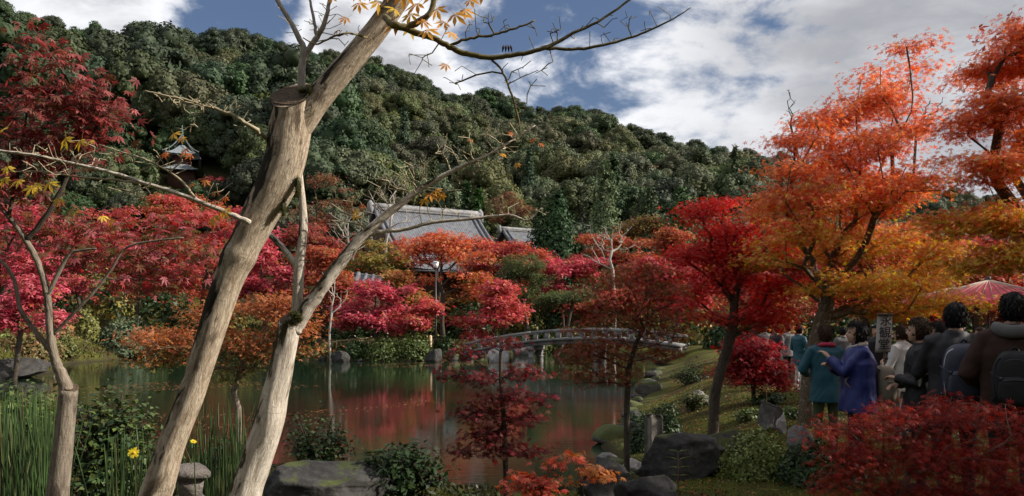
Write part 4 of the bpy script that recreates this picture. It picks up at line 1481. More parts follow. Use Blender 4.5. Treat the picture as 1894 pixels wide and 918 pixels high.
def moss_pad(c, r, seed, flat=(1, 1, 0.5)):
    """a cushion of moss made of many short blades"""
    g = np.random.default_rng(seed)
    n = 420
    d = unit(g.normal(size=(n, 3)))
    p = np.asarray(c) + d * r * np.asarray(flat) * (1 + 0.25 * vnoise(d, 2.5, seed))[:, None]
    mb = MB()
    knot(mb, c, r * 0.95, seed, flat)
    mb.c[-1] = np.broadcast_to(np.array((0.030, 0.032, 0.008), np.float32), mb.c[-1].shape)
    leaves(mb, p, r * 0.5 * g.uniform(0.5, 1.2, n), d, NEEDLE, palette([(0.07, 0.075, 0.015), (0.045, 0.05, 0.012), (0.10, 0.09, 0.02)], g, n, 0.3), g, 0.9, head=d)
    return mb


# petiole + star leaf of the near trees, a few shared meshes in different tints
def leaf_proto(tint, seed, droop=0.2, width=0.125):
    g = np.random.default_rng(seed)
    mb = MB()
    v, q = [], []
    ang = [-128, -82, -40, 0, 40, 82, 128]
    ln = [.36, .68, .92, 1, .92, .68, .36]
    for a, l in zip(ang, ln):
        a = math.radians(a + g.uniform(-7, 7))
        l *= g.uniform(.88, 1.1)
        d = np.array((math.sin(a), math.cos(a), 0))
        s = np.array((math.cos(a), -math.sin(a), 0))
        w = width * (0.55 + .45 * l)
        k = len(v)
        dz = droop * g.uniform(0.6, 1.3)
        v += [np.zeros(3), d * l * .32 - s * w * .62 + (0, 0, .03), d * l * .32 + (0, 0, -.01), d * l * .32 + s * w * .62 + (0, 0, .03),
              d * l * .58 - s * w + (0, 0, -dz * .25), d * l * .58 + (0, 0, -dz * .33), d * l * .58 + s * w + (0, 0, -dz * .25), d * l + (0, 0, -dz * l)]
        q += [(k, k + 1, k + 2), (k, k + 2, k + 3), (k + 1, k + 4, k + 5, k + 2), (k + 2, k + 5, k + 6, k + 3), (k + 4, k + 7, k + 5), (k + 5, k + 7, k + 6)]
    v = np.array(v)
    c = np.asarray(tint) * g.uniform(0.9, 1.1, (len(v), 1))
    mb.add(v, q, col=c)
    tube(mb, [(0, 0, 0), (0, -0.35, 0.04), (0, -0.75, 0.16)], 0.012, 3, cap=False, col=np.asarray(tint) * 0.6)
    return mb.mesh('leaf', 'leaf')


def put_leaf(me, pos, size, normal, heading, root):
    n = Vector(normal).normalized()
    h = Vector(heading)
    h = (h - n * h.dot(n)).normalized()
    x = h.cross(n)
    M = Matrix((x, h, n)).transposed().to_4x4()
    o = link('leaf', me, root)
    o.matrix_local = Matrix.Translation(Vector(pos) - Vector(root.location)) @ M @ Matrix.Scale(size, 4)
    return o


YLEAF = [leaf_proto(t, 700 + i) for i, t in enumerate([(0.74, 0.42, 0.05), (0.66, 0.44, 0.05), (0.78, 0.38, 0.055), (0.62, 0.28, 0.05), (0.68, 0.47, 0.06)])]
OLEAF = [leaf_proto(t, 720 + i) for i, t in enumerate([(0.55, 0.14, 0.03), (0.60, 0.22, 0.06)])]


def leaning_tree():
    Y = 3.2
    b = P(160, 1353, Y)
    root = empty('leaning_maple', b, 'big leaning tan-barked maple trunk with a sawn stump and bare boughs', 'tree')
    mb = MB()
    T = [(150, 1360, 44), (220, 1130, 34), (288, 918, 28), (318, 820, 25), (352, 735, 23.5), (380, 650, 23.5), (408, 560, 25), (430, 500, 27), (443, 472, 30.5), (454, 450, 29), (480, 400, 32), (508, 350, 35), (526, 300, 36.5), (535, 250, 38), (541, 212, 38), (542, 180, 38), (543, 140, 38), (544, 110, 38)]
    t = limb(mb, Y, T, 40, 10, 0.045, 3)
    saw_off(mb, P(541, 176, Y), (-0.12, -0.62, 0.75))
    # old branch scars and swellings
    m1 = limb(mb, Y, [(530, 270, 18), (556, 232, 24), (588, 184, 24), (640, 122, 22), (690, 62, 21), (728, 10, 20), (765, -45, 19), (800, -120, 17), (815, -220, 12)], 28, 9, 0.04, 5)
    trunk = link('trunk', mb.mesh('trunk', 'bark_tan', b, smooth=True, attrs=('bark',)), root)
    c = P(541, 176, Y)
    link('cut_face', cut_disc(c, (-0.12, -0.62, 0.75), 43 / F * Y, seed=2).mesh('cut_face', 'wood_cut', b, smooth=True, attrs=()), trunk)
    for px, py, r, fl in ((574, 172, 8, (0.7, 0.9, 1.9)), (550, 345, 8, (0.5, 0.9, 2.2)), (524, 385, 8, (0.5, 0.9, 2.0)), (578, 200, 7, (0.5, 0.9, 2.0)), (560, 168, 6, (1.4, .9, .7))):
        o = moss_pad(P(px, py, Y - 0.035), r / F * Y, px, fl)
        link('moss', o.mesh('moss', 'leaf', b), trunk)
    # shoots from the stump
    mb = MB()
    S = [limb(mb, Y, [(557, 168, 7), (558, 125, 7), (562, 95, 6), (548, 60, 5), (528, 25, 4.5), (508, -8, 4)], 7, 5, 0.03, 1, kink=.12),
         limb(mb, Y, [(560, 108, 5), (577, 82, 5.5), (592, 60, 5), (604, 30, 4), (612, -12, 3)], 7, 5, 0.03, 2, kink=.12),
         limb(mb, Y, [(585, 70, 3), (582, 45, 3), (576, 15, 2.5), (572, -12, 2)], 6, 5, 0.03, 3, kink=.12)]
    link('shoot', mb.mesh('shoot', 'twig_grey', b, smooth=True, attrs=('bark',)), root)
    # boughs reaching right
    mb = MB()
    Yb = 3.0
    B = [limb(mb, Yb, [(712, 32, 6, .12), (728, 46, 7), (752, 50, 7), (778, 38, 6.5), (796, 22, 5.5), (806, -10, 5), (815, -40, 4)], 8, 5, 0.05, 4, kink=.1),
         limb(mb, Yb, [(735, 48, 6), (775, 62, 6), (810, 74, 5.5), (850, 96, 5.5), (905, 106, 5), (960, 100, 4.5), (1010, 88, 4), (1060, 62, 3), (1110, 38, 2.4), (1165, 0, 2), (1190, -25, 1.5)], 8, 7, 0.05, 5, kink=.14),
         limb(mb, Yb, [(1005, 89, 3), (1080, 90, 2.8), (1160, 72, 2.3), (1215, 50, 1.8), (1250, 32, 1.4), (1278, 14, .9)], 6, 7, 0.05, 6, kink=.2),
         limb(mb, Yb, [(905, 106, 2.2), (928, 130, 2), (945, 170, 2), (958, 215, 1.7), (962, 240, 1)], 6, 6, 0.05, 7, kink=.3),
         limb(mb, Yb, [(680, 70, 2.2, .15), (645, 62, 2), (612, 70, 1.8), (585, 82, 1.6), (560, 70, 1)], 6, 6, 0.05, 8, kink=.2),
         limb(mb, Yb, [(825, 85, 3), (870, 72, 2.6), (915, 64, 2.3), (955, 52, 2), (990, 38, 1.4)], 6, 6, 0.05, 9, kink=.3)]
    link('bough', mb.mesh('bough', 'twig_olive', b, smooth=True, attrs=('bark',)), root)
    g = np.random.default_rng(41)
    mb = MB()
    att = sample_blobs(pxblobs(Yb, [(880, 55, 60, 35), (950, 130, 45, 50), (920, 40, 70, 30), (1040, 60, 80, 30), (1120, 50, 60, 30), (1200, 35, 50, 25), (850, 145, 40, 25), (960, 190, 25, 40), (1000, 130, 40, 30), (780, 110, 50, 30)]), 150, g, 0.6)
    tw = twigs(mb, B[1:4] + B[5:], att, g, 0.0016, 0.04)
    tag(link('twig', mb.mesh('twig', 'twig_olive', b, smooth=True, attrs=('bark',)), root), kind='stuff')
    mb = MB()
    att = sample_blobs(pxblobs(Y, [(540, 40, 40, 35), (600, 40, 40, 40), (640, 60, 40, 30)]), 60, g, 0.6)
    twigs(mb, S + B[4:5], att, g, 0.0015, 0.05)
    tag(link('twig', mb.mesh('twig', 'twig_pale', b, smooth=True, attrs=('bark',)), root), kind='stuff')
    # long pale branch to the left
    mb = MB()
    Lb = [limb(mb, 3.1, [(462, 412, 5), (400, 385, 4.3), (340, 362, 4.2), (270, 340, 3.8), (200, 318, 3.3), (120, 300, 3), (60, 287, 2.7), (0, 279, 2.3), (-70, 268, 2)], 8, 7, 0.05, 11, kink=.15)]
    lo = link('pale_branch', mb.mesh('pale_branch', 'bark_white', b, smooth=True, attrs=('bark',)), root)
    mb = MB()
    Lb2 = [limb(mb, 3.1, [(500, 262, 4.5, .1), (470, 238, 4), (430, 213, 3.6), (390, 200, 3), (340, 184, 2.5), (300, 176, 2), (268, 168, 1.5)], 6, 7, 0.05, 12, kink=.25),
           limb(mb, 3.1, [(290, 345, 2.5), (230, 335, 2.3), (150, 328, 2), (80, 318, 1.6), (20, 318, 1.2)], 6, 6, 0.05, 13, kink=.2),
           limb(mb, 3.1, [(365, 370, 2.5), (330, 330, 2.3), (280, 300, 2), (235, 285, 1.7), (185, 268, 1.3)], 6, 6, 0.05, 14, kink=.25)]
    att = sample_blobs(pxblobs(3.1, [(380, 195, 55, 18), (320, 183, 45, 14), (450, 228, 28, 22), (430, 195, 40, 18), (350, 235, 40, 8)]), 110, g, 0.6)
    twigs(mb, Lb2[:1], att, g, 0.0016, 0.04)
    att = sample_blobs(pxblobs(3.1, [(150, 285, 100, 22), (280, 305, 70, 28), (330, 290, 60, 28), (80, 310, 60, 25), (400, 350, 40, 30), (250, 350, 80, 20), (60, 270, 40, 15)]), 190, g, 0.6)
    twigs(mb, Lb + Lb2[1:], att, g, 0.0016, 0.04)
    tag(link('twig', mb.mesh('twig', 'twig_pale', b, smooth=True, attrs=('bark',)), root), kind='stuff')
    # the last leaves, one by one
    spots = [(735, 58, 46, 2), (757, 62, 36, 1), (790, 70, 44, 2), (842, 42, 46, 2), (822, 52, 34, 2), (825, 128, 26, 3), (772, 22, 44, 2), (700, 15, 36, 0), (664, 18, 36, 2), (640, 42, 26, 3), (746, 2, 46, 2), (800, 4, 36, 2),
             (893, 6, 40, 2), (858, 30, 34, 2), (625, 62, 18, 3), (720, -2, 36, 2), (615, 5, 24, 2), (690, 2, 30, 3), (760, 38, 36, 0), (808, 30, 40, 2), (832, 70, 30, 2), (780, 48, 30, 3), (870, 12, 34, 2), (655, -4, 30, 3), (730, 28, 34, 1),
             (322, 256, 26, 0), (344, 284, 24, 5), (305, 290, 18, 5), (336, 262, 22, 2), (352, 292, 18, 5),
             (122, 268, 34, 1), (150, 270, 30, 1), (168, 268, 22, 4), (8, 248, 32, 4), (15, 318, 26, 4), (38, 344, 34, 1), (72, 352, 34, 4), (92, 350, 34, 1), (108, 376, 22, 4), (60, 356, 28, 1), (10, 340, 30, 4),
             (140, 398, 20, 4), (190, 408, 22, 4), (396, 412, 30, 4), (415, 398, 26, 0), (400, 360, 18, 6), (380, 340, 18, 6), (418, 372, 20, 5), (355, 345, 16, 6), (205, 415, 20, 2)]
    rr = random.Random(9)
    for (px, py, s, k) in spots:
        y = 3.05 + rr.uniform(-0.18, 0.15)
        me = (YLEAF + OLEAF)[k]
        nrm = (rr.uniform(-.5, .5), -0.75 + rr.uniform(-.2, .3), rr.uniform(0.3, 0.9))
        put_leaf(me, P(px, py - s * 0.3, y), s * 0.78 / F * y, nrm, (rr.uniform(-.8, .8), -0.1, -1), root)
    # one shrivelled brown leaf on the bough
    mb = MB()
    for a in range(4):
        c0 = P(932 + a * 4, 84, Yb)
        tube(mb, [c0, c0 + (0.002 * (a - 1.5), -0.004, -0.010), c0 + (0.004 * (a - 1.5), 0.002, -0.026)], [0.002, 0.005, 0.001], 5)
    link('withered_leaf', mb.mesh('withered_leaf', 'cloth_brown', b, attrs=()), root)


leaning_tree()


def forked_tree():
    Y = 3.6
    b = P(395, 1268, Y)
    root = empty('forked_maple', b, 'pale white-barked maple trunk with sawn top forking into two limbs', 'tree')
    mb = MB()
    limb(mb, Y, [(375, 1275, 46), (415, 1080, 36), (453, 918, 29), (470, 865, 28), (487, 815, 28.5), (499, 775, 28), (509, 730, 24), (519, 690, 22), (527, 650, 20.5), (534, 612, 20), (537, 590, 20), (540, 560, 20)], 36, 9, 0.05, 21)
    saw_off(mb, P(537, 588, Y), (-0.25, -0.45, 0.9))
    l1 = limb(mb, Y, [(540, 618, 11), (546, 590, 11), (550, 555, 10), (553, 500, 9.5), (557, 460, 8.5), (561, 420, 8), (560, 382, 6.5), (557, 345, 5.5), (553, 300, 4.5), (548, 240, 3)], 18, 7, 0.04, 22)
    l2 = limb(mb, Y, [(542, 612, 15), (562, 580, 14), (590, 540, 12.5), (620, 498, 11.5), (660, 450, 10), (700, 410, 8), (740, 378, 6.5), (790, 342, 5), (850, 310, 3.8), (900, 288, 2.8), (950, 258, 1.8), (990, 232, 1)], 18, 7, 0.04, 23, kink=.04)
    l3 = limb(mb, Y, [(672, 437, 5), (710, 428, 4), (740, 426, 3.6), (800, 412, 3.2), (870, 405, 2.7), (940, 398, 2.1), (975, 407, 1.5), (1002, 385, 0.8)], 10, 7, 0.04, 24, kink=.1)
    l4 = limb(mb, Y, [(554, 502, 7), (540, 480, 6), (522, 458, 5.5), (505, 440, 5), (486, 424, 4.5), (470, 405, 3.5)], 10, 6, 0.04, 25, kink=.06)
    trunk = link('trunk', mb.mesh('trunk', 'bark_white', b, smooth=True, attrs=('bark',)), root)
    link('cut_face', cut_disc(P(537, 588, Y), (-0.25, -0.45, 0.9), 21.5 / F * Y, seed=4).mesh('cut_face', 'wood_cut', b, smooth=True, attrs=()), trunk)
    for px, py, r, fl in ((545, 582, 9, (1.2, 0.8, .6)), (535, 598, 7, (1.3, .6, .8)), (555, 590, 6, (.7, .7, 1.2))):
        link('moss', moss_pad(P(px, py, Y - 0.04), r / F * Y, px, fl).mesh('moss', 'leaf', b), trunk)
    g = np.random.default_rng(51)
    mb = MB()
    att = sample_blobs(pxblobs(Y, [(760, 330, 55, 40), (850, 280, 60, 35), (930, 250, 50, 25), (705, 355, 45, 40), (820, 340, 50, 25), (880, 300, 40, 25), (940, 275, 45, 25), (640, 400, 40, 40)]), 240, g, 0.6)
    twigs(mb, [l2[20:]], att, g, 0.0020, 0.05)
    att = sample_blobs(pxblobs(Y, [(940, 380, 45, 22), (1000, 390, 25, 22), (820, 390, 60, 18)]), 60, g, 0.6)
    twigs(mb, [l3], att, g, 0.0019, 0.05)
    tag(link('twig', mb.mesh('twig', 'twig_pale', b, smooth=True, attrs=('bark',)), root), kind='stuff')
    rr = random.Random(19)
    for (px, py, s, k) in [(795, 368, 30, 3), (806, 360, 24, 2), (818, 366, 22, 2), (786, 376, 22, 0), (660, 396, 20, 0), (672, 385, 16, 5), (958, 308, 16, 2), (930, 290, 16, 2), (985, 262, 14, 5), (660, 405, 18, 0), (1000, 270, 14, 5), (945, 250, 14, 5), (870, 262, 12, 6)]:
        nrm = (rr.uniform(-.5, .5), -0.7, rr.uniform(0.3, 0.9))
        put_leaf((YLEAF + OLEAF)[k], P(px, py - s * 0.3, Y), s * 0.78 / F * Y, nrm, (rr.uniform(-.8, .8), -0.1, -1), root)


forked_tree()


def slim_tree():
    Y = 4.2
    b = P(90, 1171, Y)
    root = empty('slim_maple', b, 'slim maple at the left with sawn trunk, curved stems and dark red leaves', 'tree')
    mb = MB()
    limb(mb, Y, [(88, 1180, 30), (98, 1040, 24), (107, 918, 19.5), (118, 810, 17), (127, 722, 16)], 30, 9, 0.035, 31)
    L = [limb(mb, Y, [(126, 735, 14), (118, 705, 11.5), (105, 675, 9), (96, 640, 8), (92, 595, 7), (87, 545, 6.5), (72, 490, 5.6), (45, 440, 5), (15, 400, 4.2), (-25, 355, 3)], 14, 7, 0.04, 32, kink=.05),
         limb(mb, Y, [(94, 650, 5), (65, 612, 4.3), (40, 578, 4), (32, 545, 3.7), (24, 512, 3.3), (0, 480, 2.8), (-35, 450, 2.2)], 10, 6, 0.04, 33, kink=.1),
         limb(mb, Y, [(87, 552, 4.5), (105, 512, 4), (130, 470, 3.5), (152, 463, 2.6), (178, 460, 1.5)], 10, 6, 0.04, 34, kink=.08),
         limb(mb, Y, [(98, 620, 3.4), (130, 586, 3.1), (170, 545, 2.9), (205, 500, 2.5), (235, 458, 2.1), (290, 445, 1.7), (340, 440, 1.2)], 8, 6, 0.04, 35, kink=.12)]
    trunk = link('trunk', mb.mesh('trunk', 'bark_grey', b, smooth=True, attrs=('bark',)), root)
    link('cut_face', cut_disc(P(130, 716, Y), (0.35, -0.3, 1), 15 / F * Y, seed=6).mesh('cut_face', 'wood_cut', b, smooth=True, attrs=()), trunk)
    mb = MB()
    L2 = [limb(mb, Y, [(48, 446, 5), (85, 400, 4.5), (118, 340, 4), (140, 270, 3.5), (150, 200, 3), (120, 140, 2.4), (85, 90, 1.8), (62, 55, 1)], 7, 6, 0.04, 36, kink=.15),
          limb(mb, Y, [(130, 300, 3), (170, 250, 2.6), (195, 200, 2), (205, 160, 1.2)], 6, 6, 0.04, 37, kink=.15),
          limb(mb, Y, [(15, 400, 4), (30, 340, 3.5), (40, 270, 3), (50, 200, 2), (40, 160, 1.4)], 6, 6, 0.04, 38, kink=.15)]
    g = np.random.default_rng(61)
    rows = [(70, 85, 26, 30), (95, 130, 40, 32), (150, 165, 45, 35), (185, 205, 38, 38), (60, 180, 50, 35), (110, 210, 75, 35), (30, 250, 45, 30), (150, 255, 60, 22), (100, 290, 70, 22), (30, 330, 55, 35)]
    att1 = sample_blobs(pxblobs(Y, [(*r, 0, 0.16) for r in rows]), 135, g, 0.5)
    rows = [(300, 425, 75, 22), (340, 470, 55, 30), (255, 470, 50, 30), (235, 520, 55, 22), (380, 440, 30, 24), (300, 520, 50, 18), (120, 400, 70, 30), (200, 420, 50, 30), (60, 430, 60, 35), (150, 480, 50, 25)]
    att2 = sample_blobs(pxblobs(Y + 0.3, [(*r, 0, 0.25) for r in rows]), 135, g, 0.5)
    twigs(mb, L2 + L[:1], att1, g, 0.0013, 0.06)
    twigs(mb, [L[3], L[2]], att2, g, 0.0013, 0.06)
    link('limb', mb.mesh('limb', 'bark_dark', b, smooth=True, attrs=('bark',)), root)
    tints = [(0.23, 0.040, 0.036), (0.30, 0.065, 0.060), (0.17, 0.034, 0.028), (0.38, 0.105, 0.10), (0.15, 0.060, 0.034)]
    protos = [leaf_proto(t, 760 + i, 0.28) for i, t in enumerate(tints)]
    tints2 = [(0.32, 0.045, 0.045), (0.20, 0.075, 0.035), (0.44, 0.12, 0.13), (0.26, 0.06, 0.04), (0.13, 0.10, 0.035)]
    protos2 = [leaf_proto(t, 780 + i, 0.28) for i, t in enumerate(tints2)]
    pts = []
    for A, pr, per in ((att1, protos, 9), (att2, protos2, 7)):
        n = len(A) * per
        c = np.repeat(A, per, 0) + g.normal(size=(n, 3)) * (0.075, 0.075, 0.035)
        k = g.integers(0, 5, n)
        for i in range(n):
            pts.append((c[i], pr[k[i]], (tints if pr is protos else tints2)[k[i]]))
    order = sorted(range(len(pts)), key=lambda i: pts[i][0][1])
    near = set(order[:290])
    pp, cc = [], []
    for i, (p, me, t) in enumerate(pts):
        h = Vector((g.normal(), g.normal(), -0.9))
        if i in near:
            put_leaf(me, p, 0.047 * g.uniform(0.75, 1.2), (g.normal() * .45, g.normal() * .45 - 0.25, 0.9), h, root)
        else:
            pp.append(p)
            cc.append(t)
    mb = MB()
    n = len(pp)
    leaves(mb, np.array(pp), 0.047 * g.uniform(0.75, 1.2, n), (0, -0.25, 0.9), STAR7, np.array(cc) * g.uniform(0.8, 1.2, (n, 1)), g, 0.45, head=np.array((0, 0, -0.9)))
    tag(link('crown', mb.mesh('crown', 'leaf', b), root), kind='stuff')


slim_tree()


def near_tree(label, Y, trunk_rows, blob_rows, n_att, leafn, size, cols, seed, bark='bark_dark', base_r=0.05, shape=STAR5, pads=0.22, tip=0.003, step=0.16, name='maple_tree', cat='maple tree', group='maples on the near bank', flat=0.35, deep=0.0, **kw):
    g = np.random.default_rng(seed)
    tr = pxpath(Y, trunk_rows)
    tr[0, 2] = min(tr[0, 2], gz(tr[0, 0], tr[0, 1])) - 0.08
    s = np.linspace(0, 1, len(tr))
    q = np.linspace(0, 1, max(8, len(tr) * 3))
    tr = np.stack([np.interp(q, s, tr[:, k]) for k in range(3)], 1)
    if deep:
        blob_rows = [(*r[:4], g.uniform(-deep, deep * .6), deep * .8) for r in blob_rows]
    return tree(name, label, tr, pxblobs(Y, blob_rows), n_att, pads, leafn, size, cols, bark, g, cat, group, shape, base_r, tip, step, kw.pop('start', 0.5), flat, min_r=kw.pop('min_r', 0.002), wig=0.3, **kw)


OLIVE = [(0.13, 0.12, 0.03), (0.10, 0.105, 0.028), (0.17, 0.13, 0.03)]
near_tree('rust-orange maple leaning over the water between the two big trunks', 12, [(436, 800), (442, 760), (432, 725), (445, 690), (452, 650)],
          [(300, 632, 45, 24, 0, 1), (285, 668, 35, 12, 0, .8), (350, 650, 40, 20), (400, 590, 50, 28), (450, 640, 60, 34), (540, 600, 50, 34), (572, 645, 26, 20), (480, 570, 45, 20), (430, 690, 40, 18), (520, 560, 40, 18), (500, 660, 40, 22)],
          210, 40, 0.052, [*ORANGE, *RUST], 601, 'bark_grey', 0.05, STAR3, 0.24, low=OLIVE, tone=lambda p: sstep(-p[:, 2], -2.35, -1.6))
near_tree('small dark maroon maple in shade at the water’s edge', 6.5, [(938, 965), (935, 860), (932, 780), (926, 710), (926, 650)],
          [(850, 655, 40, 12), (920, 638, 45, 10), (970, 690, 38, 12), (890, 700, 50, 12), (940, 735, 50, 14), (880, 760, 45, 12), (965, 775, 42, 14), (900, 805, 55, 14), (960, 835, 45, 12), (875, 835, 40, 10), (1000, 740, 20, 8), (830, 690, 25, 8)],
          150, 15, 0.042, [*MAROON, (0.10, 0.05, 0.025), (0.26, 0.03, 0.035)], 602, 'bark_dark', 0.022, STAR7, 0.13, step=0.12)
near_tree('dim rust and green maple sapling before the right end of the bridge', 9, [(1160, 861), (1159, 800), (1160, 740), (1163, 680), (1175, 640), (1190, 605)],
          [(1150, 520, 65, 22), (1210, 545, 60, 26), (1110, 560, 50, 28), (1085, 605, 34, 24), (1078, 655, 45, 26), (1130, 645, 60, 30), (1215, 615, 60, 32), (1270, 590, 40, 36), (1085, 698, 48, 18), (1240, 655, 45, 22), (1170, 585, 60, 30), (1250, 535, 40, 24), (1140, 690, 50, 20), (1210, 500, 45, 16)],
          230, 24, 0.040, [(0.26, 0.07, 0.03), (0.30, 0.05, 0.03), (0.20, 0.035, 0.025), (0.16, 0.10, 0.03)], 603, 'bark_dark', 0.035, STAR5, 0.17, low=[*OLIVE, *RUST], tone=lambda p: 0.5 * sstep(p[:, 0], 1.4, 2.2))
near_tree('vivid red maple with dark curved trunk on the moss bank', 13, [(1318, 782), (1322, 730), (1333, 685), (1347, 640), (1356, 600), (1358, 560)],
          [(1315, 392, 45, 22), (1350, 430, 55, 26), (1295, 470, 55, 24), (1255, 485, 32, 16), (1400, 470, 55, 32), (1330, 520, 60, 26), (1430, 530, 50, 34), (1280, 550, 48, 24), (1400, 585, 45, 22), (1440, 590, 35, 26), (1360, 480, 55, 26), (1300, 590, 35, 16), (1440, 440, 40, 30), (1320, 376, 22, 10)],
          240, 76, 0.050, [(0.58, 0.040, 0.036), (0.65, 0.085, 0.06), (0.50, 0.03, 0.03)], 604, 'bark_dark', 0.09, STAR5, 0.30, 0.005, 0.25, flat=0.26)
near_tree('large orange-gold maple with lichen-spotted trunk beside the crowd', 12, [(1490, 800), (1494, 740), (1499, 690), (1507, 645), (1517, 605), (1528, 570)],
          [(1652, 112, 20, 14), (1640, 155, 36, 24), (1590, 205, 55, 28), (1525, 235, 45, 24), (1480, 262, 34, 22), (1450, 318, 34, 26), (1560, 285, 75, 36), (1650, 240, 36, 44), (1425, 380, 34, 30), (1500, 365, 75, 40), (1600, 365, 85, 42), (1680, 345, 55, 40),
           (1475, 445, 65, 34), (1580, 455, 85, 40), (1680, 445, 75, 40), (1560, 525, 70, 24), (1650, 530, 70, 24), (1720, 500, 55, 34), (1765, 560, 40, 16), (1600, 575, 50, 12), (1690, 575, 50, 12), (1430, 480, 30, 20)],
          400, 108, 0.055, [(0.70, 0.22, 0.10), (0.68, 0.15, 0.075), (0.72, 0.30, 0.13), (0.60, 0.10, 0.055)], 605, 'bark_lichen', 0.14, STAR5, 0.30, 0.005, 0.25,
          low=[(0.64, 0.46, 0.07), (0.52, 0.45, 0.08), (0.68, 0.34, 0.08), (0.66, 0.24, 0.08)], tone=lambda p: 0.85 * sstep(-p[:, 2], -4.5, -3.2), deep=1.5, flat=0.24)
near_tree('orange maple reaching in from beyond the right edge', 9.5, [(2080, 900), (2030, 740), (1985, 600), (1930, 480), (1890, 400)],
          [(1875, 125, 34, 30), (1815, 135, 34, 14), (1850, 200, 55, 34), (1800, 230, 34, 30), (1880, 300, 50, 44), (1810, 320, 55, 36), (1850, 415, 65, 36), (1780, 410, 55, 30), (1880, 480, 50, 28), (1940, 250, 60, 100), (1960, 420, 70, 80), (1800, 490, 45, 18), (1900, 80, 40, 40)],
          270, 96, 0.052, [(0.68, 0.18, 0.08), (0.62, 0.12, 0.06), (0.68, 0.26, 0.10)], 606, 'bark_dark', 0.12, STAR5, 0.28, 0.005, 0.22,
          low=[(0.62, 0.42, 0.07), (0.66, 0.28, 0.07), (0.52, 0.43, 0.08)], tone=lambda p: 0.8 * sstep(-p[:, 2], -4.4, -3.3), deep=0.7, flat=0.24)
near_tree('low dark-red laceleaf maple mound behind the lichen-spotted trunk', 16, [(1395, 745), (1393, 715), (1390, 690)],
          [(1390, 655, 40, 26), (1362, 688, 36, 26), (1420, 695, 34, 28), (1400, 640, 25, 14), (1440, 715, 20, 18)], 120, 46, 0.075, [(0.28, 0.016, 0.02), (0.34, 0.03, 0.03), (0.20, 0.014, 0.018)], 607, 'bark_dark', 0.05, STAR5, 0.26, cat='maple shrub')
LACE = leaf_star(7, 0.055, 0.35, 3)
near_tree('feathery red laceleaf maple spilling across the lower right corner', 5.0, [(1700, 1080), (1690, 1010), (1660, 930), (1680, 880)],
          [(1530, 785, 40, 14), (1590, 790, 50, 22), (1660, 765, 60, 22), (1740, 752, 60, 22), (1820, 765, 60, 26), (1600, 845, 70, 30), (1700, 835, 80, 36), (1800, 840, 80, 36), (1880, 800, 50, 44), (1560, 890, 45, 24), (1660, 905, 70, 26), (1770, 915, 70, 26), (1870, 900, 50, 36), (1620, 750, 25, 10)],
          290, 30, 0.040, [(0.30, 0.022, 0.018), (0.38, 0.045, 0.025), (0.22, 0.018, 0.016), (0.26, 0.035, 0.016)], 608, 'bark_grey', 0.035, LACE, 0.12, 0.0022, 0.10, cat='maple shrub', start=0.2, droop=0.5)
near_tree('scarlet maple seedling at the bottom edge near the pond', 4.3, [(1005, 1158), (1003, 1050), (1000, 950), (1002, 905)],
          [(1050, 848, 22, 8), (1010, 862, 30, 9), (975, 885, 32, 9), (950, 900, 22, 7), (1020, 895, 34, 8), (990, 910, 36, 8)], 34, 10, 0.034, [*SCARLET], 609, 'bark_dark', 0.010, STAR7, 0.06, 0.0018, 0.06, flat=0.25)
near_tree('orange maple seedling before the dark bank stone', 4.4, [(1075, 1145), (1080, 1020), (1082, 930), (1075, 890)],
          [(1095, 872, 28, 7), (1062, 845, 20, 6), (1115, 882, 20, 6), (1065, 893, 22, 6)], 22, 9, 0.032, [*ORANGE, (0.45, 0.20, 0.05)], 610, 'bark_dark', 0.008, STAR7, 0.055, 0.0018, 0.06, flat=0.25)

# bushy neighbours just outside the picture on the right; they keep the crowd's corner in shade
for j, (x, y, h, r, cols) in enumerate([(9.8, 7.2, 9.6, 2.1, ORANGE), (9.2, 7.8, 6.6, 2.2, SCARLET), (11.5, 11.0, 7.4, 2.8, CRIMSON), (14.5, 15.5, 8.0, 3.0, ORANGE), (7.2, 5.0, 4.6, 1.5, SCARLET)]):
    g = np.random.default_rng(640 + j)
    z = gz(x, y)
    tree('maple_tree', ['tall orange', 'scarlet', 'crimson', 'amber', 'small scarlet'][j] + ' maple standing outside the frame on the right', [(x, y, z - 0.1), (x + .1, y, z + 1), (x, y + .1, z + 1.9)],
         [(x + g.normal() * r * .5, y + g.normal() * r * .45, z + h * f, r * .62, r * .62, h * .13) for f in (0.35, 0.45, 0.55, 0.65, 0.75, 0.85, 0.5, 0.6)],
         150, 0.42, 42, 0.10, cols, 'bark_dark', g, 'maple tree', 'maples outside the frame', STAR3, 0.14, 0.006, 0.4, min_r=0.006)

# unseen evergreens added round the camera to block sky light on the near bank
for j, (x, y, k, sc) in enumerate([(-6.5, -3.5, 3, 1.1), (-2.5, -6.0, 2, 1.2), (2.5, -5.5, 3, 1.1), (7.0, -4.5, 2, 1.15), (-10.0, 0.5, 2, 1.1), (11.5, -2.5, 3, 1.2), (-13.5, 5.0, 3, 1.1), (4.5, -9.5, 2, 1.5), (-6.0, -10.0, 3, 1.5)]):
    o = link('evergreen_tree', HILL_KINDS[k][1], None, (x, y, gz(x, y)))
    o.scale = (sc * .8, sc * .8, sc)
    o.rotation_euler = (0, 0, j * 1.3)
    tag(o, 'dark evergreen tree added unseen behind the viewpoint to block sky light', 'tree', 'evergreens added behind the viewpoint')

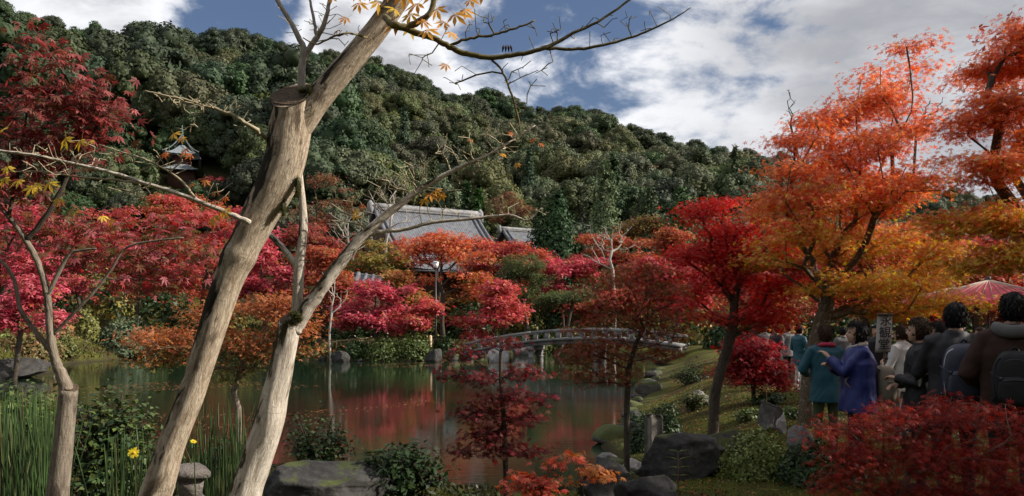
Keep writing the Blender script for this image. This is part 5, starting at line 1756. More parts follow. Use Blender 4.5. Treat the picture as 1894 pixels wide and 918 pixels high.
near_tree('leafless twiggy tree poking above the left shoulder of the gold maple', 17, [(1530, 720), (1510, 500), (1478, 300), (1462, 230)], [(1458, 190, 18, 30), (1470, 220, 22, 20), (1448, 260, 16, 14)], 46, 0, 0.05, None, 671, 'bark_dark', 0.035, name='bare_tree', cat='bare tree', group='leafless trees behind the gold maple', start=0.7, tip=0.006)
near_tree('leafless twiggy tree in the gap between the two orange crowns', 17, [(1690, 720), (1690, 500), (1690, 320), (1694, 260)], [(1710, 215, 22, 32), (1735, 190, 18, 18), (1685, 240, 14, 24)], 46, 0, 0.05, None, 672, 'bark_dark', 0.035, name='bare_tree', cat='bare tree', group='leafless trees behind the gold maple', start=0.7, tip=0.006)


# ------------------------------------------------------------------ shrubs, reeds, stones and small things of the near bank
def bush(name, label, px, py_base, Y, rx, h, cols, seed, n, size, shape=OVAL, ry=None, mat='leaf_glossy', stems=9, group='shrubs of the near bank', tilt=0.8, low=0.25):
    """an unclipped shrub: stems fanning out, leaves clustered along and round their ends"""
    g = np.random.default_rng(seed)
    c = P(px, py_base, Y)
    c[2] = gz(c[0], c[1]) - 0.04
    k = Y / F
    R = np.array((rx * k, ry or rx * k * 0.8, h * k))
    root = empty(name, c, label, 'shrub', group)
    mb = MB()
    P_, C_, D_ = [], [], []
    per = max(4, n // stems)
    for s in range(stems):
        a = g.uniform(0, 6.283)
        q = g.random() ** 0.5
        end = c + np.array((math.cos(a) * q, math.sin(a) * q, math.sqrt(max(0.08, 1 - q * q * 0.85)) * g.uniform(0.75, 1.05))) * R
        ctl = c + (end - c) * (0.35, 0.35, 0.6)
        t = np.linspace(0, 1, 9)[:, None]
        path = (1 - t) ** 2 * (c + g.normal(size=3) * (0.04, 0.04, 0)) + 2 * t * (1 - t) * ctl + t * t * end
        tube(mb, path, np.linspace(0.009, 0.003, 9) * (1 + h * k), 4, cap=False)
        tt = low + (1 - low) * g.random(per) ** 0.6
        p = np.stack([np.interp(tt, t[:, 0], path[:, i]) for i in range(3)], 1) + g.normal(size=(per, 3)) * np.array((0.16, 0.16, 0.10)) * R.mean() * (0.4 + tt[:, None] * .8)
        P_.append(p)
        D_.append(unit(p - c - np.array((0, 0, R[2] * 0.25))) * 0.8 + (0, 0, 0.6))
    link('stem', mb.mesh('stem', 'bark_dark', c, smooth=True, attrs=('bark',)), root)
    p = np.concatenate(P_)
    d = np.concatenate(D_)
    m2 = MB()
    leaves(m2, p, size * g.uniform(0.6, 1.2, len(p)), d, shape, palette(cols, g, len(p), 0.3), g, tilt * 0.6, head=d)
    link('foliage', m2.mesh('foliage', mat, c), root)
    return root


LONGLEAF = leaf_oval(0.17, 0.05, 0.55)
bush('leafy_shrub', 'dark glossy shrub with long upright leaves beside the dark boulder', 748, 880, 7.6, 80, 115, DEEPG, 801, 1500, 0.105, LONGLEAF, stems=26)
bush('leafy_shrub', 'leggy small-leaved shrub right of the white forked trunk', 588, 850, 8.4, 62, 150, [*DEEPG, (0.06, 0.085, 0.02)], 802, 1500, 0.06, stems=22, low=0.45)
bush('leafy_shrub', 'broad leafy shrub filling the bank between the two left trunks', 200, 900, 7.2, 120, 240, [*DEEPG, (0.07, 0.10, 0.025), (0.10, 0.13, 0.03)], 803, 4400, 0.075, stems=54, low=0.15)
bush('leafy_shrub', 'sunlit leafy shrub at the left edge behind the reeds', 35, 880, 8.0, 90, 215, [(0.09, 0.13, 0.03), (0.06, 0.09, 0.022), (0.13, 0.16, 0.04)], 804, 2600, 0.075, stems=36, low=0.2)
bush('leafy_shrub', 'dark low shrub between reeds and the leaning trunk', 420, 880, 8.0, 60, 110, DEEPG, 805, 1200, 0.07, stems=20)
bush('leafy_shrub', 'dark low shrub beneath the maroon maple at the shore', 880, 900, 7.0, 70, 50, [*DEEPG, *OLIVE], 806, 900, 0.06, stems=18)

AZ = [(0.15, 0.19, 0.045), (0.11, 0.15, 0.035), (0.20, 0.23, 0.07)]


def near_mound(label, px, py, rx, h, Y, cols, seed, n, size, ry=None, group='clipped shrubs of the near bank'):
    c = P(px, py, Y)
    c[2] = gz(c[0], c[1]) - 0.06
    k = Y / F
    return mound('clipped_shrub', label, c, (rx * k, ry or rx * k * .85, h * k), cols, seed, n, size, group=group, bot=-0.05)


near_mound('rounded light-green azalea mound beside the large boulder', 1396, 905, 68, 92, 8.3, AZ, 811, 5200, 0.042)
near_mound('dark rounded mound behind the feathery red shrub', 1515, 915, 82, 92, 7.9, DEEPG, 812, 4200, 0.045)
near_mound('dark round clipped bush left of the curved red-maple trunk', 1232, 770, 32, 72, 14.2, DEEPG, 813, 3000, 0.06)
near_mound('dark clipped bush behind the stone post', 1192, 785, 34, 55, 14.0, DEEPG, 814, 2600, 0.06)
near_mound('low mossy mound at the bottom edge below the glossy shrub', 800, 985, 130, 90, 6.0, [(0.055, 0.062, 0.012), (0.075, 0.08, 0.016)], 815, 5200, 0.022)

for j, (lb, px, Y, rx, h, cols) in enumerate([
        ('dark fern-like shrub on the bank beneath the bridge end', 1275, 24, 38, 42, DEEPG),
        ('olive shrub on the bank between the bush and curved trunk', 1285, 17.5, 34, 40, OLIVE + DEEPG),
        ('dark shrub on the slope right of the curved trunk', 1395, 20, 44, 34, DEEPG),
        ('low green shrub on the moss left of the upright stones', 1385, 13.6, 34, 20, BUSHG),
        ('low green shrub at the foot of the lichen-spotted trunk', 1455, 13.0, 30, 26, BUSHG + DEEPG),
        ('dark shrub at the shore behind the pale stones', 1180, 17.0, 34, 34, DEEPG),
        ('low dark shrub behind the upright dark stone', 1425, 15.5, 36, 30, DEEPG)]):
    bush('leafy_shrub', lb, px, 760, Y, rx, h, cols, 870 + j, 900, 0.075, stems=18, low=0.1)


def reeds(label, boxes, seed, per, hpx):
    """a stand of jointed green horsetail stalks"""
    g = np.random.default_rng(seed)
    mb = MB()
    o = None
    for (x0, x1, y0, y1) in boxes:
        for _ in range(per):
            Y = g.uniform(y0, y1)
            b = on_ground(g.uniform(x0, x1), Y)
            if o is None:
                o = b.copy()
            h = g.uniform(*hpx)
            lean = g.normal(size=2) * (0.035 if g.random() < 0.85 else 0.16)
            k = 12
            t = np.linspace(0, 1, k)
            p = b + np.stack([lean[0] * t ** 1.5 * h, lean[1] * t ** 1.5 * h, t * h], 1)
            r = np.where(np.arange(k) % 2 == 0, 1.0, 0.85) * 0.0042 * g.uniform(0.7, 1.15)
            r[-1] *= 0.4
            c = palette([(0.045, 0.085, 0.024), (0.06, 0.11, 0.03), (0.035, 0.065, 0.02), (0.16, 0.13, 0.055)], g, 1, 0.3, [4, 4, 4, 1])[0]
            cc = np.repeat(np.where(np.arange(k)[:, None] % 4 == 0, c * 0.35, c), 5, 0)
            tube(mb, p, r, 5, cap=False, col=cc)
    return tag(link('horsetail_reeds', mb.mesh('horsetail_reeds', 'blade', o, smooth=True), None, tuple(o)), label, 'reeds', None, 'stuff')


reeds('dense green horsetail reeds at the lower left edge', [(-60, 105, 4.6, 6.6)], 821, 300, (0.75, 1.22))
reeds('green horsetail reeds between the slim and leaning trunks', [(190, 300, 4.6, 6.0)], 822, 120, (0.45, 1.0))
reeds('green horsetail reeds between the leaning and white trunks', [(345, 470, 4.8, 6.2)], 823, 190, (0.65, 1.15))


def strap_grass(label, px, py, Y, n, L, cols, seed):
    g = np.random.default_rng(seed)
    c = P(px, py, Y)
    c[2] = gz(c[0], c[1])
    mb = MB()
    for _ in range(n):
        a = g.uniform(0, 6.28)
        l = L * g.uniform(0.6, 1.1)
        t = np.linspace(0, 1, 6)
        q = g.uniform(0.3, 0.8)
        p = c + g.normal(size=3) * (0.03, 0.03, 0) + np.stack([math.cos(a) * q * l * t ** 1.6, math.sin(a) * q * l * t ** 1.6, l * (t - 0.55 * q * t ** 2.4)], 1)
        tube(mb, p, np.linspace(0.007, 0.001, 6), 3, cap=False, col=palette(cols, g, 1, 0.3)[0], ell=(1, .35))
    return tag(link('strap_grass', mb.mesh('strap_grass', 'blade', c), None, tuple(c)), label, 'grass', 'tufts of strap-leaved grass')


strap_grass('tuft of arching strap leaves right of the stone post', 1228, 822, 10.0, 60, 0.42, [(0.08, 0.12, 0.03), (0.11, 0.14, 0.035)], 831)
strap_grass('tuft of arching strap leaves before the pale shore stones', 1190, 850, 9.4, 50, 0.36, [(0.09, 0.12, 0.03), (0.06, 0.09, 0.025)], 832)
strap_grass('dark tuft of grass between the leaning and white trunks', 410, 900, 4.6, 70, 0.5, [(0.03, 0.045, 0.015), (0.04, 0.055, 0.018)], 833)
strap_grass('dark tuft of grass by the small stone lantern', 385, 915, 4.3, 50, 0.35, [(0.03, 0.045, 0.015), (0.05, 0.06, 0.02)], 834)

ICO4 = ico_sphere(5)
ICO3R = ico_sphere(3)


def rock(label, px, py_base, Y, w, h, mat, seed, d=None, sharp=0.5, sink=0.3, tilt=0.0, z=None, low=False):
    """a garden stone: w x h in photo pixels at its distance, flat facets broken by noise"""
    g = np.random.default_rng(seed)
    c = P(px, py_base, Y)
    c[2] = gz(c[0], c[1]) if z is None else z
    k = Y / F
    v, f = ICO3R if low else ICO4
    v = v.copy()
    for _ in range(16):
        n = unit(g.normal(size=3) * (1, 1, 0.8))
        o = g.uniform(0.52, 0.9)
        s = v @ n - o
        v -= np.maximum(s, 0)[:, None] * n * sharp * 1.7
    v *= (1 + 0.06 * vnoise(v, 2.6, seed, 4) + 0.025 * vnoise(v, 9, seed + 1, 3) + 0.010 * vnoise(v, 30, seed + 2, 2))[:, None]
    R = np.array((w * k / 2, d or w * k * 0.4, h * k * (0.5 + sink * 0.5)))
    v = v / np.abs(v).max(0) * R
    if tilt:
        ca, sa = math.cos(tilt), math.sin(tilt)
        v = np.stack([v[:, 0] * ca - v[:, 2] * sa, v[:, 1], v[:, 0] * sa + v[:, 2] * ca], 1)
    v[:, 2] += h * k - v[:, 2].max()
    mb = MB()
    mb.add(v, [f])
    o = link('garden_stone', mb.mesh('garden_stone', mat, smooth=True, attrs=()), None, tuple(c))
    return tag(o, label, 'rock', 'stones of the near bank')


rock('long dark boulder beside the white trunk’s foot', 605, 930, 7.4, 250, 86, 'stone_dark', 851, sharp=.5)
rock('large dark boulder with a pale weathered crest on the moss', 1262, 905, 8.6, 165, 88, 'stone_dark', 852, sharp=.6)
rock('dark flat-topped boulder at the bottom right of centre', 1195, 950, 6.6, 120, 85, 'stone_dark', 853)
rock('rugged dark stone at the shore behind the orange seedling', 1108, 905, 7.2, 120, 84, 'stone_dark', 854, sharp=.7)
rock('low mossy stone in the sunny patch of moss', 1352, 815, 11.4, 82, 42, 'stone_mossy', 855)
rock('upright dark stone beside the pale one', 1425, 800, 12.0, 44, 55, 'stone_grey', 856, sharp=.8)
rock('small pale upright stone catching the sun', 1446, 808, 11.6, 22, 38, 'stone_pale', 857, sharp=.8)
rock('grey rounded stone beside the lichen-spotted trunk', 1482, 835, 9.8, 56, 52, 'stone_grey', 858)
rock('pale shore stone left of the stone post', 1172, 812, 12.4, 44, 22, 'stone_pale', 859)
rock('pale flat shore stone at the water’s edge', 1150, 830, 11.4, 48, 34, 'stone_mossy', 860)
rock('flat grey stone lying in the shallows at the bottom', 868, 915, 8.3, 84, 34, 'stone_grey', 861, z=-0.05)
rock('dark stone at the shore beside the dark clipped bush', 1290, 725, 18.0, 46, 34, 'stone_grey', 862)
rock('grey stone on the shore left of the dark clipped bush', 1120, 800, 13.5, 46, 26, 'stone_grey', 863, z=0.0)
rock('wide mossy ledge of rock on the left bank', 20, 705, 34.0, 150, 36, 'stone_dark', 864, z=0.05)
rock('pale stone heap under the left end of the bridge', 925, 672, 46.2, 46, 40, 'stone_pale', 865, z=-0.1)
rock('pale flat stone behind the bridge pier', 965, 655, 55.0, 50, 26, 'stone_pale', 866, z=0.0)
rock('dark shore stone below the far hedge at its left end', 628, 672, 46.8, 40, 22, 'stone_dark', 867, z=-0.05)
rock('dark shore stone below the far hedge at its right end', 805, 672, 46.6, 40, 26, 'stone_dark', 868, z=-0.05)


def stone_post():
    Y = 10.4
    c = on_ground(1209, Y)
    k = Y / F
    top = CZ + (HY - 767) * k
    mb = MB()
    h = top - c[2] + 0.2
    s = 28 * k
    # square shaft with softened edges and a slightly domed head
    rings = [(1.04, -0.2), (1.0, h * 0.5), (0.97, h - 0.26), (0.93, h - 0.215), (0.72, h - 0.2), (0.0, h - 0.19)]
    prof = []
    for sx, sy in ((-1, -1), (1, -1), (1, 1), (-1, 1)):
        prof += [(sx * .5, sy * .38), (sx * .38, sy * .5)] if sx * sy < 0 else [(sx * .38, sy * .5), (sx * .5, sy * .38)]
    v, q = [], []
    for f, z in rings:
        v += [(x * s * f, y * s * f, z) for x, y in prof]
    for i in range(len(rings) - 1):
        q += [(i * 8 + j, i * 8 + (j + 1) % 8, i * 8 + 8 + (j + 1) % 8, i * 8 + 8 + j) for j in range(8)]
    mb.add(v, q)
    o = link('stone_post', mb.mesh('stone_post', 'stone_post', attrs=()), None, tuple(c))
    o.rotation_euler = (0, 0, 0.35)
    tag(o, 'square weathered stone post standing on the moss by the water', 'stone post')


stone_post()


def stone_lantern():
    Y = 4.7
    c = on_ground(352, Y)
    k = Y / F
    root = empty('stone_lantern', c, 'low weathered stone lantern with sloped cap beside the leaning trunk', 'lantern', rz=0.5)
    zt = CZ + (HY - 858) * k - c[2]

    def part(name, mat, rows):
        mb = MB()
        v, q = [], []
        for hw, z in rows:
            v += [(sx * hw, sy * hw, z) for sx, sy in ((-1, -1), (1, -1), (1, 1), (-1, 1))]
        for i in range(len(rows) - 1):
            q += [(i * 4 + j, i * 4 + (j + 1) % 4, i * 4 + 4 + (j + 1) % 4, i * 4 + 4 + j) for j in range(4)]
        q += [(3, 2, 1, 0), tuple(len(v) - 4 + j for j in range(4))]
        mb.add(v, q)
        return link(name, mb.mesh(name, mat, attrs=()), root)
    part('cap', 'stone_weathered', [(0.095, zt - 0.075), (0.10, zt - 0.06), (0.10, zt - 0.04), (0.055, zt - 0.008), (0.03, zt)])
    part('light_box', 'stone_weathered', [(0.055, zt - 0.19), (0.07, zt - 0.077)])
    part('shaft', 'stone_post', [(0.06, -0.1), (0.05, zt - 0.26), (0.075, zt - 0.23), (0.075, zt - 0.192)])


stone_lantern()


def yellow_flower(label, px, py, Y, s, face):
    c = P(px, py, Y)
    b = on_ground(px + 3, Y + 0.02)
    root = empty('yellow_flower', b, label, 'flower', 'yellow flowers among the reeds')
    mb = MB()
    t = np.linspace(0, 1, 8)[:, None]
    tube(mb, b + (c - b) * t + np.array((0.01, 0, 0)) * np.sin(t * 3.1), 0.003, 5, cap=False, col=(0.05, 0.08, 0.02))
    link('stem', mb.mesh('stem', 'blade', b), root)
    n = unit(np.array(face, float))
    u = unit(np.cross(n, (0, 0, 1.0)))
    w = np.cross(n, u)
    r = s / F * Y / 2
    g = np.random.default_rng(int(px))
    for i in range(12):
        a = 2 * math.pi * i / 12 + g.normal() * 0.08
        d = math.cos(a) * u + math.sin(a) * w
        e = np.cross(n, d)
        l = r * g.uniform(0.85, 1.1)
        mb = MB()
        mb.add([c, c + d * l * .45 - e * l * .16 + n * l * .10, c + d * l * .85 - e * l * .13 + n * l * .08, c + d * l + n * l * .0, c + d * l * .85 + e * l * .13 + n * l * .08, c + d * l * .45 + e * l * .16 + n * l * .10], [(0, 1, 2, 3, 4, 5)])
        link('petal', mb.mesh('petal', 'petal_yellow', b, attrs=()), root)
    mb = MB()
    knot(mb, c + n * r * 0.08, r * 0.26, 3)
    link('centre', mb.mesh('centre', 'petal_centre', b, attrs=()), root)


yellow_flower('open yellow daisy-like flower among reeds left of the leaning trunk', 248, 838, 4.5, 22, (0.2, -1, .35))
yellow_flower('small yellow flower against the right side of the leaning trunk', 358, 817, 4.4, 13, (0.5, -.4, 1))


def paired_plant():
    Y = 6.0
    c = on_ground(1256, Y)
    top = P(1254, 836, Y)
    root = empty('leafy_stalk', c, 'single upright stalk with paired pale-green leaves before the large boulder', 'plant')
    mb = MB()
    t = np.linspace(0, 1, 10)[:, None]
    path = c + (top - c) * t
    tube(mb, path, np.linspace(0.006, 0.003, 10), 6, col=(0.16, 0.07, 0.05))
    link('stem', mb.mesh('stem', 'blade', c), root)
    g = np.random.default_rng(77)
    for k in range(9):
        p = c + (top - c) * (1 - k * 0.085)
        for s in (-1, 1):
            L = 0.105 * (0.75 + 0.25 * math.sin(k * .5 + .5)) * g.uniform(.85, 1.15)
            d = unit(np.array((s, g.normal() * .35, 0.28 - .04 * k)))
            e = unit(np.cross(d, (0, .3, 1)))
            mb = MB()
            n = np.cross(e, d)
            col = palette([(0.16, 0.19, 0.07), (0.11, 0.14, 0.05)], g, 1, .2)[0]
            mb.add([p, p + d * L * .35 - e * L * .15 + n * .006, p + d * L * .7 - e * L * .10, p + d * L - n * .012, p + d * L * .7 + e * L * .10, p + d * L * .35 + e * L * .15 + n * .006, p + d * L * .35, p + d * L * .7],
                   [(0, 1, 6), (0, 6, 5), (1, 2, 7, 6), (6, 7, 4, 5), (2, 3, 7), (7, 3, 4)], col=col)
            link('leaf', mb.mesh('leaf', 'leaf', c), root)


paired_plant()


def umbel(label, px, py, Y, col):
    c = on_ground(px, Y)
    top = P(px - 3, py, Y)
    root = empty('withered_stalk', c, label, 'plant')
    mb = MB()
    t = np.linspace(0, 1, 8)[:, None]
    tube(mb, c + (top - c) * t, 0.006, 5, col=(0.22, 0.15, 0.07))
    g = np.random.default_rng(int(px))
    for _ in range(12):
        e = top + np.array((g.normal() * .06, g.normal() * .06, abs(g.normal()) * .05))
        tube(mb, [top - (0, 0, .03), e], 0.003, 3, col=(0.22, 0.15, 0.07))
    link('stem', mb.mesh('stem', 'blade', c), root)
    mb = MB()
    leaves(mb, top + g.normal(size=(60, 3)) * (.08, .08, .03), 0.05, (0, 0, 1), OVAL, palette([col], g, 60, .3), g)
    link('seed_head', mb.mesh('seed_head', 'leaf', c), root)


umbel('withered ochre seed head behind the upright dark stone', 1420, 718, 13.0, (0.30, 0.20, 0.07))


def fallen():
    """fallen maple leaves on the moss and drifting on the pond"""
    g = np.random.default_rng(91)
    n = 7000
    x = g.uniform(1.2, 9, n)
    y = g.uniform(6, 30, n)
    z = ground_z(x, y)
    ok = z > 0.25
    p = np.stack([x, y, z + 0.012], 1)[ok]
    mb = MB()
    leaves(mb, p, 0.040 * g.uniform(.7, 1.3, len(p)), (0, 0, 1), STAR5, palette([(0.36, 0.05, 0.03), (0.42, 0.14, 0.04), (0.20, 0.05, 0.03), (0.34, 0.20, 0.05)], g, len(p), .3), g, .25)
    tag(link('fallen_leaves', mb.mesh('fallen_leaves', 'leaf')), 'scattered fallen maple leaves on the moss bank', 'leaves', None, 'stuff')
    n = 16000
    x = g.uniform(-24, 5, n)
    y = g.uniform(11, 47, n)
    drift = vnoise(np.stack([x, y], -1), 0.35, 4)
    ok = (pond_sd(x, y) < -0.15) & (drift > 0.25)
    p = np.stack([x, y, np.full(n, 0.006)], 1)[ok]
    mb = MB()
    leaves(mb, p, 0.055 * g.uniform(.7, 1.3, len(p)), (0, 0, 1), STAR5, palette([(0.45, 0.16, 0.09), (0.50, 0.26, 0.14), (0.36, 0.09, 0.06)], g, len(p), .3), g, .05)
    tag(link('floating_leaves', mb.mesh('floating_leaves', 'leaf')), 'fallen leaves drifting on the pond', 'leaves', None, 'stuff')


fallen()


def ground_cover():
    g = np.random.default_rng(95)

    def patch(name, label, x0, x1, y0, y1, n, size, cols, cond, up):
        x, y = g.uniform(x0, x1, n), g.uniform(y0, y1, n)
        z = ground_z(x, y)
        ok = cond(x, y, z)
        p = np.stack([x, y, z], 1)[ok]
        m = len(p)
        mb = MB()
        tn = (0.75 + 0.35 * vnoise(p[:, :2], 1.3, 8))[:, None]
        leaves(mb, p, size * g.uniform(.5, 1.3, m), g.normal(size=(m, 3)) * (1, 1, .3), OVAL, np.clip(palette(cols, g, m, .35) * tn, 0, 1), g, .3, head=np.array((0, 0, up)))
        tag(link(name, mb.mesh(name, 'blade')), label, 'ground cover', None, 'stuff')
    MOSS = [(0.125, 0.135, 0.022), (0.090, 0.105, 0.018), (0.17, 0.165, 0.028), (0.11, 0.10, 0.022)]
    patch('moss', 'velvety moss covering the right bank', 0.8, 9, 5, 22, 90000, 0.026, MOSS, lambda x, y, z: z > 0.12, 2.0)
    patch('moss', 'moss and short weeds on the near left bank', -6, 1.2, 3.5, 12.5, 36000, 0.045, [(0.04, 0.055, 0.015), (0.06, 0.07, 0.018), (0.07, 0.05, 0.02)], lambda x, y, z: z > 0.1, 2.0)
    patch('grass', 'rough grass on the banks across the pond', -34, 6, 33, 62, 60000, 0.16, [(0.09, 0.10, 0.03), (0.13, 0.12, 0.035), (0.16, 0.08, 0.035), (0.06, 0.08, 0.022)], lambda x, y, z: z > 0.15, 1.6)


ground_cover()


def shore_stones():
    """small stones that edge the pond"""
    g = np.random.default_rng(97)
    ring = np.concatenate([POND, POND[:1]])
    k = 0
    for i in range(len(POND)):
        a, b = ring[i], ring[i + 1]
        L = np.linalg.norm(b - a)
        mid = (a + b) / 2
        right = mid[0] > 0.5 and 10 < mid[1] < 37
        farb = mid[1] > 44 and mid[0] < 0 and mid[0] > -16
        if not (right or farb):
            continue
        step = 1.5 if right else 1.4
        for t in np.arange(0.2, L, step):
            q = a + (b - a) * t / L + g.normal(size=2) * 0.12
            px = CX + q[0] / q[1] * F
            w = g.uniform(0.35, 0.95)
            o = rock('dark mossy stone edging the right shore of the pond' if right else 'dark stone edging the far shore below the maples', px, 700, q[1], w / q[1] * F, w * g.uniform(.35, .6) / q[1] * F, ['stone_mossy', 'stone_dark', 'stone_mossy'][g.integers(3)], 2000 + k, z=g.uniform(-.06, .05), low=True)
            o['group'] = 'stones edging the right shore' if right else 'stones edging the far shore'
            k += 1


def bamboo_rail():
    """low bamboo rail and a pale marker post on the far bank"""
    Y = 49.6
    a, b = on_ground(600, Y), on_ground(688, Y)
    root = empty('bamboo_rail', a, 'low bamboo rail under the pink-red maple on the far bank', 'fence')
    mb = MB()
    tube(mb, [a + (0, 0, .52), (a + b) / 2 + (0, 0, .55), b + (0, 0, .52)], 0.045, 6)
    link('rail', mb.mesh('rail', 'bamboo', a, attrs=()), root)
    for t in np.linspace(0.02, 0.98, 5):
        mb = MB()
        q = a + (b - a) * t
        tube(mb, [q - (0, 0, .2), q + (0, 0, .62)], 0.05, 6)
        link('post', mb.mesh('post', 'bamboo', a, attrs=()), root)
    c = on_ground(796, 48.2)
    mb = MB()
    tube(mb, [c - (0, 0, .2), c + (0, 0, 1.15), c + (0, 0, 1.2)], [.10, .10, .03], 4)
    tag(link('marker_post', mb.mesh('marker_post', 'timber_pale', c, attrs=()), None, tuple(c)), 'pale wooden marker post beside the lamp post', 'post')


shore_stones()
bamboo_rail()


# ------------------------------------------------------------------ the crowd on the right bank
def remeshed(name, mb, voxel, origin=(0, 0, 0)):
    """closed overlapping volumes -> one continuous skin"""
    me = mb.mesh(name + '_raw', [], attrs=())
    o = bpy.data.objects.new(name + '_raw', me)
    COL.objects.link(o)
    md = o.modifiers.new('r', 'REMESH')
    md.mode = 'VOXEL'
    md.voxel_size = voxel
    sm = o.modifiers.new('s', 'SMOOTH')
    sm.factor = 0.5
    sm.iterations = 4
    dg = bpy.context.evaluated_depsgraph_get()
    ev = o.evaluated_get(dg)
    res = bpy.data.meshes.new_from_object(ev)
    bpy.data.objects.remove(o, do_unlink=True)
    bpy.data.meshes.remove(me)
    res.name = name
    return res


def ball(mb, c, r):
    v, f = ICO3
    mb.add(np.asarray(c) + v * np.asarray(r), [f])


ICO3 = ico_sphere(3)


def ik(a, b, l1, l2, pole):
    a, b = np.asarray(a, float), np.asarray(b, float)
    d = b - a
    L = np.linalg.norm(d)
    L2 = min(L, (l1 + l2) * 0.985)
    b = a + d / L * L2
    x = (l1 * l1 - l2 * l2 + L2 * L2) / (2 * L2)
    h = math.sqrt(max(0, l1 * l1 - x * x))
    u = d / L
    p = np.asarray(pole, float)
    p = unit(p - u * (p @ u))
    return a + u * x + p * h, b


def set_mats(me, mats, idx):
    for m in mats:
        me.materials.append(MATS[m])
    me.polygons.foreach_set('material_index', np.asarray(idx, dtype=np.int32))
    me.polygons.foreach_set('use_smooth', np.ones(len(me.polygons), bool))
    me.update()


def centres(me):
    c = np.empty(len(me.polygons) * 3)
    me.polygons.foreach_get('center', c)
    return c.reshape(-1, 3)


def crumple(me, amp, scale, seed):
    n = len(me.vertices)
    c = np.empty(n * 3)
    me.vertices.foreach_get('co', c)
    c = c.reshape(-1, 3)
    nr = np.empty(n * 3)
    me.vertices.foreach_get('normal', nr)
    c += nr.reshape(-1, 3) * (vnoise(c * (1, 1, 0.55), scale, seed, 3) * amp)[:, None]
    me.vertices.foreach_set('co', c.ravel())
    me.update()


